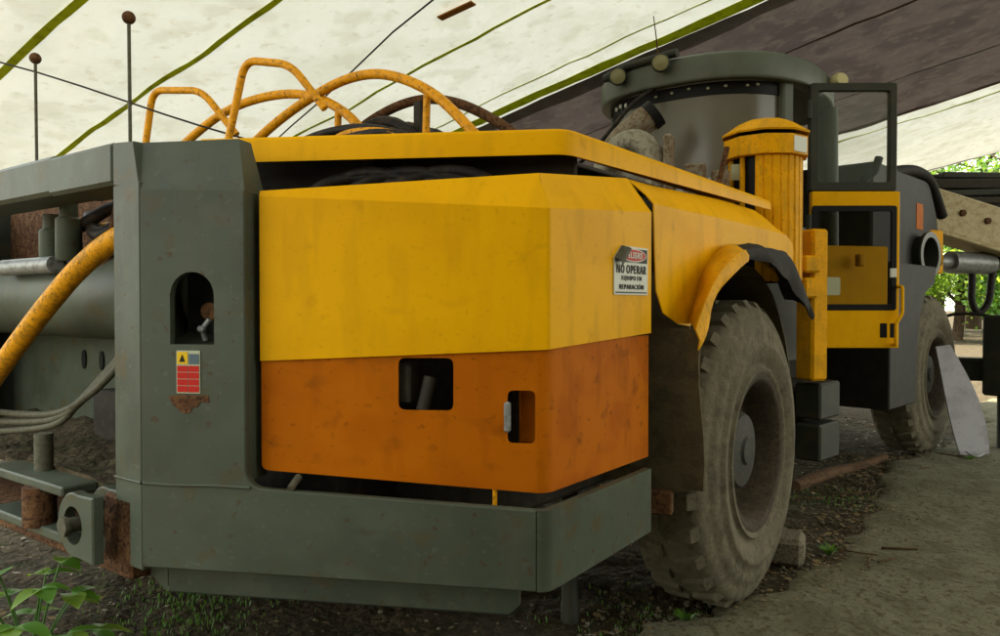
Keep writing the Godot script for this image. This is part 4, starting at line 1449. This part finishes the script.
func rig_front():
	var tb := Basis(Vector3.UP, -0.14)
	var b := B.new()
	b.box(F(0.0, 0.95, 1.6), Vector3(1.3, 0.75, 3.6), tb, 0.02)
	obj("front_chassis", b, M.dark, rig)
	# wheel housing in dark grey
	b = B.new()
	var hp := PackedVector2Array([Vector2(0.55, 0.62), Vector2(1.22, 0.62), Vector2(1.22, 1.0), Vector2(1.28, 1.30), Vector2(1.45, 1.52), Vector2(1.70, 1.60), Vector2(1.75, 1.75), Vector2(0.55, 1.75)])
	b.plate(hp, F(1.20, 0, 0), (F(0, 0, 1) - F(0, 0, 0)), Vector3.UP, 0.9, [], 0.01)
	obj("wheel_housing", b, M.front_paint, rig)
	# bonnet ahead of the cab with a rounded shoulder
	b = B.new()
	var bp := rounded([Vector2(0.9, 1.75), Vector2(2.75, 1.75), Vector2(2.75, 2.25), Vector2(2.45, 2.60), Vector2(0.9, 2.60)], 0.12)
	b.plate(bp, F(0.95, 0, 0), (F(0, 0, 1) - F(0, 0, 0)), Vector3.UP, 1.1, [], 0.02)
	obj("front_bonnet", b, M.front_paint, rig)
	b = B.new()
	b.plate(rect(-0.10, -0.12, 0.10, 0.12), F(0.955, 2.24, 2.15), (F(0, 0, 1) - F(0, 0, 0)), Vector3.UP, 0.004)
	obj("orange_label", b, M.orange, rig)
	b = B.new()
	b.tube(curve([F(0.9, 2.58, 1.5), F(0.92, 2.66, 2.1), F(0.94, 2.60, 2.5), F(0.96, 2.30, 2.85)]), 0.05, 10)
	obj("top_hose", b, M.rubber, rig)
	# round headlamp housing
	b = B.new()
	var ha := (F(0.5, 0, -0.5) - F(0, 0, 0)).normalized()
	var hc := V(-1.0, 1.88, 7.98)
	b.lathe([Vector2(0.17, -0.30), Vector2(0.18, 0), Vector2(0.21, 0.01), Vector2(0.21, 0.03), Vector2(0.16, 0.03), Vector2(0.15, -0.08), Vector2(0, -0.09)], hc, aim(V(1.0, 0.0, -0.28)), 28)
	obj("headlamp", b, M.grey_dark, rig)
	b = B.new()
	b.lathe([Vector2(0.162, 0.032), Vector2(0.212, 0.032), Vector2(0.212, 0.045), Vector2(0.162, 0.045)], hc, aim(V(1.0, 0.0, -0.28)), 28)
	obj("lamp_ring", b, M.cab_grey, rig)
	# cream boom with bolts, reaching forward and down to the right
	var p0 := V(-1.20, 2.42, 8.75)
	var p1 := V(0.70, 1.72, 10.75)
	var dir := (p1 - p0).normalized()
	var side := dir.cross(Vector3.UP).normalized()
	var upv := side.cross(dir)
	b = B.new()
	b.box((p0 + p1) * 0.5, Vector3(p0.distance_to(p1), 0.42, 0.30), Basis(dir, upv, side), 0.02)
	b.box((p0 + p1) * 0.5 - upv * 0.22, Vector3(p0.distance_to(p1), 0.04, 0.36), Basis(dir, upv, side), 0.01)
	var boom := obj("boom", b, M.cream, rig)
	for k in 4:
		b = B.new()
		b.lathe([Vector2(0.036, 0), Vector2(0.036, 0.022), Vector2(0.02, 0.026), Vector2(0, 0.026)], p0 + dir * (0.42 + 0.30 * k) + upv * 0.03 - side * 0.15 * -1.0, aim(side), 6, 0.9)
		b.lathe([Vector2(0.036, 0), Vector2(0.036, 0.022), Vector2(0.02, 0.026), Vector2(0, 0.026)], p0 + dir * (0.42 + 0.30 * k) + upv * 0.03 + side * -0.15, aim(-side), 6, 0.9)
		obj("bolt", b, M.rusty, boom)
	b = B.new()
	b.box(V(-0.98, 1.93, 8.40), Vector3(0.05, 0.42, 0.20), Basis(Vector3.UP, -0.5), 0.015)
	b.tube([V(-1.02, 1.86, 8.34), V(-0.94, 1.86, 8.40)], 0.07, 14)
	obj("boom_bracket", b, M.yellow_dusty, rig)
	b = B.new()
	b.tube([V(-1.12, 1.86, 8.75), V(-0.92, 1.86, 9.05)], 0.07, 14)
	b.tube([V(-0.92, 1.86, 9.05), V(-0.60, 1.85, 9.45)], 0.115, 18)
	b.tube([V(-0.60, 1.85, 9.45), V(-0.2, 1.84, 9.9)], 0.06, 14)
	obj("boom_cylinder", b, M.steel, rig)
	b = B.new()
	b.tube(curve([V(-0.75, 1.92, 9.30), V(-0.74, 1.70, 9.28), V(-0.74, 1.46, 9.28), V(-0.68, 1.345, 9.32), V(-0.60, 1.46, 9.38), V(-0.57, 1.75, 9.42), V(-0.50, 1.92, 9.5)], 8), 0.035, 12)
	obj("hanging_hose", b, M.hose, rig)
	# drill feed: dark stack of rails and rods
	for k in 16:
		b = B.new()
		var yy := 2.60 + 0.065 * (k % 7) + 0.02 * sin(k * 2.0)
		b.box(V(-0.25 + 0.10 * sin(k * 2.3), yy, 11.3 + 0.14 * (k / 5)), Vector3(2.7 + 0.3 * sin(k * 1.7), 0.075 if k % 4 else 0.12, 0.16), Basis(Vector3.UP, 0.55 + 0.04 * sin(k * 1.1)) * Basis(Vector3(0, 0, 1), 0.11 * sin(k * 3.1)), 0.012)
		obj("feed_rail", b, M.dark if k % 3 else M.grey_dark, rig)
	for k in 5:
		b = B.new()
		b.tube(curve([V(-1.25 + 0.08 * k, 2.62 + 0.05 * k, 10.9), V(-0.9, 2.95 - 0.04 * k, 11.0 + 0.05 * k), V(-0.4, 2.80 + 0.05 * sin(k * 2.0), 11.15), V(0.3, 2.75 + 0.06 * k, 11.3)]), 0.03, 8)
		obj("feed_hose", b, M.hose, rig)
	b = B.new()
	b.box(V(-0.9, 2.35, 10.2), Vector3(0.3, 0.35, 0.3), Basis(Vector3.UP, 0.5), 0.03)
	b.box(V(-0.2, 2.4, 11.3), Vector3(0.3, 0.5, 0.3), Basis(Vector3.UP, 0.5), 0.03)
	obj("feed_mount", b, M.dark, rig)
	# front jack: dark box on a leg
	b = B.new()
	b.box(V(-0.40, 0.95, 8.5), Vector3(0.30, 0.75, 0.30), Basis(Vector3.UP, -0.3), 0.02)
	b.box(V(-0.75, 0.80, 8.65), Vector3(0.7, 0.22, 0.2), Basis(Vector3.UP, 0.2), 0.02)
	b.tube([V(-0.40, 0.05, 8.5), V(-0.40, 0.7, 8.5)], 0.07, 14)
	obj("front_jack", b, M.grey_dark, rig)
	b = B.new()
	b.tube(curve([V(-0.95, 0.95, 8.4), V(-0.93, 1.25, 8.4), V(-0.82, 1.33, 8.4), V(-0.6, 1.33, 8.45), V(-0.5, 1.3, 8.5)]), 0.015, 8)
	obj("jack_hose", b, M.hose, rig)

# ---------------------------------------------------------------- loose things
func build_yard():
	# pale board leaning against the front wheel
	var o := thing("leaning_board", "pale grey board leaning against the front tyre", "board")
	var b := B.new()
	var a := V(-0.905, 1.05, 7.66); var c := V(-0.77, 1.07, 7.80)
	var d := V(-0.50, 0.062, 8.12); var e := V(-0.71, 0.062, 7.86)
	var rows := []
	for i in 9:
		var r := []
		for k in 4:
			var t := i / 8.0
			var w := (k / 3.0 - 0.5) * (0.55 + 0.75 * sin(PI * clampf(t * 0.75 + 0.08, 0, 1)))
			var p := a.lerp(e, t).lerp(c.lerp(d, t), 0.5 + w)
			r.append(p + V(0.03 * sin(PI * t), 0, -0.02 * sin(PI * t)))
		rows.append(r)
	b.sheet(rows, 0.012)
	obj("sheet", b, M.board, o)
	b = B.new()
	b.tube(curve([V(-0.66, 0.12, 7.86), V(-0.60, 0.10, 7.80), V(-0.56, 0.095, 7.84), V(-0.53, 0.10, 7.98)]), 0.008, 6)
	obj("cord", b, M.board, o)
	# branch lying by the steps
	b = B.new()
	b.tube(curve([V(-1.62, 0.03, 6.0), V(-1.50, 0.06, 6.45), V(-1.36, 0.06, 6.9), V(-1.22, 0.09, 7.35)], 6), [0.05, 0.05, 0.05, 0.05, 0.05, 0.048, 0.048, 0.048, 0.046, 0.046, 0.044, 0.044, 0.042, 0.042, 0.04, 0.04, 0.038, 0.036, 0.03], 10)
	tag(obj("timber_pole", b, M.wood), "brown wooden pole lying on the ground behind the steps", "pole")
	# wheel chock stones
	for q in [[-1.20, 4.26, 0.15, 0.20, 0.24, 0.2], [-1.28, 4.50, 0.10, 0.13, 0.16, 0.9]]:
		b = B.new()
		b.box(V(q[0], q[2] * 0.5 + 0.02, q[1]), Vector3(q[3], q[2], q[4]), Basis(Vector3.UP, q[5]), 0.025)
		tag(obj("chock_block", b, M.stone), "%s stone block wedged in front of the muddy rear tyre" % ["large" if q[2] > 0.12 else "small"], "block")
	# sleepers under the tail
	for q in [[V(-3.6, 0.10, 2.55), 0.20, 0.10], [V(-3.3, 0.28, 2.62), 0.16, 0.02]]:
		b = B.new()
		b.box(q[0], Vector3(2.3, q[1], 0.24), Basis(Vector3.UP, q[2]), 0.015)
		tag(obj("timber_sleeper", b, M.wood), "%s brown timber sleeper under the machine's tail" % ["lower" if q[0].y < 0.2 else "upper"], "timber")
	# wire strung across the shelter
	b = B.new()
	b.tube(curve([V(-6.5, 3.02, 1.0), V(-4.6, 2.72, 1.5), V(-3.1, 2.22, 1.95), V(-2.6, 2.05, 2.2)], 6), 0.005, 6)
	tag(obj("wire", b, M.hose), "thin dark wire strung from the roof down to the machine's rear", "wire")
	# stones and litter
	var st := SphereMesh.new()
	st.radius = 0.5; st.height = 0.75; st.radial_segments = 6; st.rings = 3
	scatter("gravel", "small stones and crumbs of earth scattered around the machine", "gravel", st, M.stone, 3600, 0.006, 0.028, 0.3)
	var lf := B.new()
	lf.quad(Vector3(-0.5, 0, 0), Vector3(0, 0.08, 0.28), Vector3(0.5, 0.15, 0), Vector3(0, 0.05, -0.28), Vector3.UP)
	scatter("leaf_litter", "dry brown leaves and chips littering the ground", "leaf litter", lf.st.commit(), M.leaf_dry, 3800, 0.02, 0.06, 0.1)
	for k in 26:
		b = B.new()
		var x := rng.randf_range(-1.9, -0.7)
		var u := rng.randf_range(3.8, 8.0)
		var an := rng.randf() * TAU
		var l := rng.randf_range(0.08, 0.28)
		var y := ground_y(x, u) + 0.03
		b.tube(curve([V(x, y, u), V(x + cos(an) * l * 0.5 + 0.01, y + 0.008, u + sin(an) * l * 0.5), V(x + cos(an + 0.2) * l, y, u + sin(an + 0.2) * l)], 3), rng.randf_range(0.003, 0.008), 5)
		tag(obj("twig", b, M.wood), "thin dry twig lying on the ground beside the machine", "twig", "twigs beside the machine")

func scatter(called: String, label: String, cat: String, mesh: Mesh, m: Material, count: int, s0: float, s1: float, sink: float):
	# a third of it gathers along the ragged edge of the track
	var mm := MultiMesh.new()
	mm.transform_format = MultiMesh.TRANSFORM_3D
	mm.mesh = mesh
	mm.instance_count = count
	for k in count:
		var x := 0.0
		var u := 0.0
		for tries in 12:
			x = rng.randf_range(-5.5, 1.2)
			u = rng.randf_range(0.9, 10.0)
			if k % 3 == 0:
				u = rng.randf_range(2.6, 8.6)
				x = path_edge(u) + rng.randfn(-0.08, 0.16)
				break
			if x < path_edge(u) + absf(rng.randfn(0, 0.12)): break
			if rng.randf() < 0.05: break
		var on_path := x > path_edge(u)
		var s := lerpf(s0, s1, pow(rng.randf(), 2.5)) * (0.6 if on_path else 1.0)
		var y: float = (0.03 + 0.055 * smoothstep(5.6, 7.4, u)) if on_path else ground_y(x, u)
		var bas := Basis(Vector3.UP, rng.randf() * TAU) * Basis(Vector3.RIGHT, rng.randfn(0, 0.25))
		mm.set_instance_transform(k, Transform3D(bas.scaled(Vector3.ONE * s), V(x, y + s * sink, u)))
	var o := MultiMeshInstance3D.new()
	o.multimesh = mm
	o.material_override = m
	o.name = numbered(called)
	add_child(o)
	tag(o, label, cat, "", "stuff")

# ---------------------------------------------------------------- plants
func leaf(b: B, at: Vector3, dir: Vector3, l: float, w: float, droop: float):
	var side := dir.cross(Vector3.UP).normalized()
	var rows := []
	for s in [-1.0, 0.0, 1.0]:
		var r := []
		for k in 7:
			var t := k / 6.0
			var ww := w * 0.5 * sin(PI * pow(t, 0.75)) * (1.0 if t < 1 else 0.0)
			r.append(at + dir * l * t + Vector3.DOWN * droop * l * t * t + side * s * ww + Vector3.UP * (abs(s) * ww * 0.25))
		rows.append(r)
	b.sheet(rows)

func build_plants():
	# broad-leaved weed at the machine's tail
	var p := thing("leafy_weed", "bright green broad leaved weed below the tow eye", "weed", Vector3.ZERO)
	var base := V(-3.02, 0.0, 1.20)
	for k in 16:
		var an := k * 2.4 + 0.3
		var hgt := 0.14 + 0.021 * k
		var tipp := base + Vector3(cos(an) * (0.22 - 0.008 * k), hgt, sin(an) * (0.22 - 0.008 * k))
		var b := B.new()
		b.tube(curve([base, base.lerp(tipp, 0.5) + Vector3.UP * 0.05, tipp], 4), 0.004, 5)
		obj("stem", b, M.leaf_mid, p)
		for j in 3:
			b = B.new()
			var a2 := an + (j - 1) * 1.05
			leaf(b, tipp, Vector3(cos(a2), 0.15 - 0.1 * (j % 2), sin(a2)).normalized(), rng.randf_range(0.10, 0.16), rng.randf_range(0.055, 0.085), 0.35)
			obj("leaf", b, M.leaf_green if (k + j) % 3 else M.leaf_bright, p)
	# small weeds
	for q in [[-1.33, 3.20, 0.11, "small green weed growing behind the muddy rear tyre"], [-1.03, 4.50, 0.12, "thin weed growing beside the stone chock"], [-0.62, 7.75, 0.10, "tuft of grass at the foot of the leaning board"]]:
		var w := thing("small_weed", q[3], "weed", Vector3.ZERO)
		var c := V(q[0], ground_y(q[0], q[1]), q[1])
		for k in 16:
			var b := B.new()
			var an := k * 2.4
			leaf(b, c, Vector3(cos(an) * 0.7, 0.9 + 0.5 * rng.randf(), sin(an) * 0.7).normalized(), q[2] * rng.randf_range(0.6, 1.2), 0.022, 0.4)
			obj("leaf", b, M.leaf_mid if k % 2 else M.leaf_green, w)
	# low moss and grass at the tail
	var gb := B.new()
	leaf(gb, Vector3.ZERO, Vector3(0.25, 1, 0).normalized(), 1.0, 0.16, 0.3)
	var mm := MultiMesh.new()
	mm.transform_format = MultiMesh.TRANSFORM_3D
	mm.mesh = gb.st.commit()
	mm.instance_count = 1500
	for k in 1500:
		var cc: Vector2 = [Vector2(-3.35, 2.05), Vector2(-3.0, 1.75), Vector2(-1.35, 5.9), Vector2(-1.5, 3.1)][k % 4 if k % 5 else 0]
		var x := cc.x + rng.randfn(0, 0.22)
		var u := cc.y + rng.randfn(0, 0.16)
		var s := rng.randf_range(0.015, 0.05)
		mm.set_instance_transform(k, Transform3D(Basis(Vector3.UP, rng.randf() * TAU).scaled(Vector3.ONE * s), V(x, ground_y(x, u) - 0.002, u)))
	var go := MultiMeshInstance3D.new()
	go.multimesh = mm
	go.material_override = M.leaf_mid
	go.name = "short_grass"
	add_child(go)
	tag(go, "short moss and grass in patches around the machine", "grass", "", "stuff")
	# trees beyond the open end of the shelter
	var kinds := ["pale green feathery tree beyond the open end of the shelter", "mid green bushy tree beyond the open end of the shelter", "yellow green low tree beyond the open end of the shelter"]
	var spots := [[-6.5, 36.0, 9.0, 2], [-3.2, 34.0, 7.0, 0], [0.8, 37.0, 9.5, 1], [-10.5, 40.0, 10.0, 1], [-4.8, 42.0, 11.0, 1], [-1.4, 33.0, 4.5, 2], [5.5, 38.0, 9.0, 0], [-15.0, 37.0, 9.0, 2], [-5.2, 33.5, 4.0, 0], [9.0, 34.0, 8.0, 1], [-1.5, 43.0, 11.0, 2], [3.0, 33.0, 5.0, 0], [-9.0, 50.0, 14.0, 0], [-4.0, 51.0, 15.0, 1], [1.0, 50.0, 14.0, 2], [-14.0, 49.0, 14.0, 1], [6.0, 48.0, 14.0, 1], [-6.5, 47.0, 6.0, 2], [-2.6, 46.0, 5.5, 0]]
	for s in spots:
		tree(V(s[0], 0, s[1]), s[2], kinds[s[3]], [M.leaf_bright, M.leaf_mid, M.leaf_green][s[3]])

func tree(at: Vector3, h: float, label: String, m: Material):
	var o := thing("leafy_tree", label, "tree", at, "trees beyond the shelter")
	var b := B.new()
	var top := Vector3(rng.randfn(0, 0.3), h * 0.75, rng.randfn(0, 0.3))
	b.tube(curve([Vector3(0, -0.1, 0), Vector3(0.1, h * 0.3, 0.05), top]), [h * 0.03, h * 0.029, h * 0.028, h * 0.027, h * 0.026, h * 0.025, h * 0.022, h * 0.02, h * 0.018, h * 0.015, h * 0.012, h * 0.01, h * 0.005], 9)
	var ends := []
	for k in 16:
		var an := k * 2.4
		var y0 := h * rng.randf_range(0.15, 0.65)
		var ln := h * rng.randf_range(0.18, 0.34)
		var s := Vector3(0.05, y0, 0.03)
		var e := s + Vector3(cos(an) * ln, h * rng.randf_range(0.0, 0.25), sin(an) * ln)
		b.tube(curve([s, s.lerp(e, 0.5) + Vector3.UP * h * 0.03, e], 3), [h * 0.010, h * 0.009, h * 0.008, h * 0.007, h * 0.006, h * 0.005, h * 0.003], 6)
		ends.append(e); ends.append(s.lerp(e, 0.65))
	ends.append(top)
	obj("trunk", b, M.bark, o)
	b = B.new()
	for e in ends:
		var cr := h * rng.randf_range(0.07, 0.13)
		for k in 120:
			var d := Vector3(rng.randfn(0, 1), rng.randfn(0, 0.7), rng.randfn(0, 1)) * cr * 0.75
			var p: Vector3 = e + d
			var ax := Vector3(rng.randfn(0, 1), rng.randfn(0, 1) - 0.3, rng.randfn(0, 1)).normalized()
			var sd := ax.cross(Vector3(rng.randfn(0, 1), 1, rng.randfn(0, 1))).normalized()
			var l := rng.randf_range(0.14, 0.30)
			b.quad(p, p + ax * l * 0.5 + sd * l * 0.25, p + ax * l, p + ax * l * 0.5 - sd * l * 0.25)
	obj("crown", b, m, o)
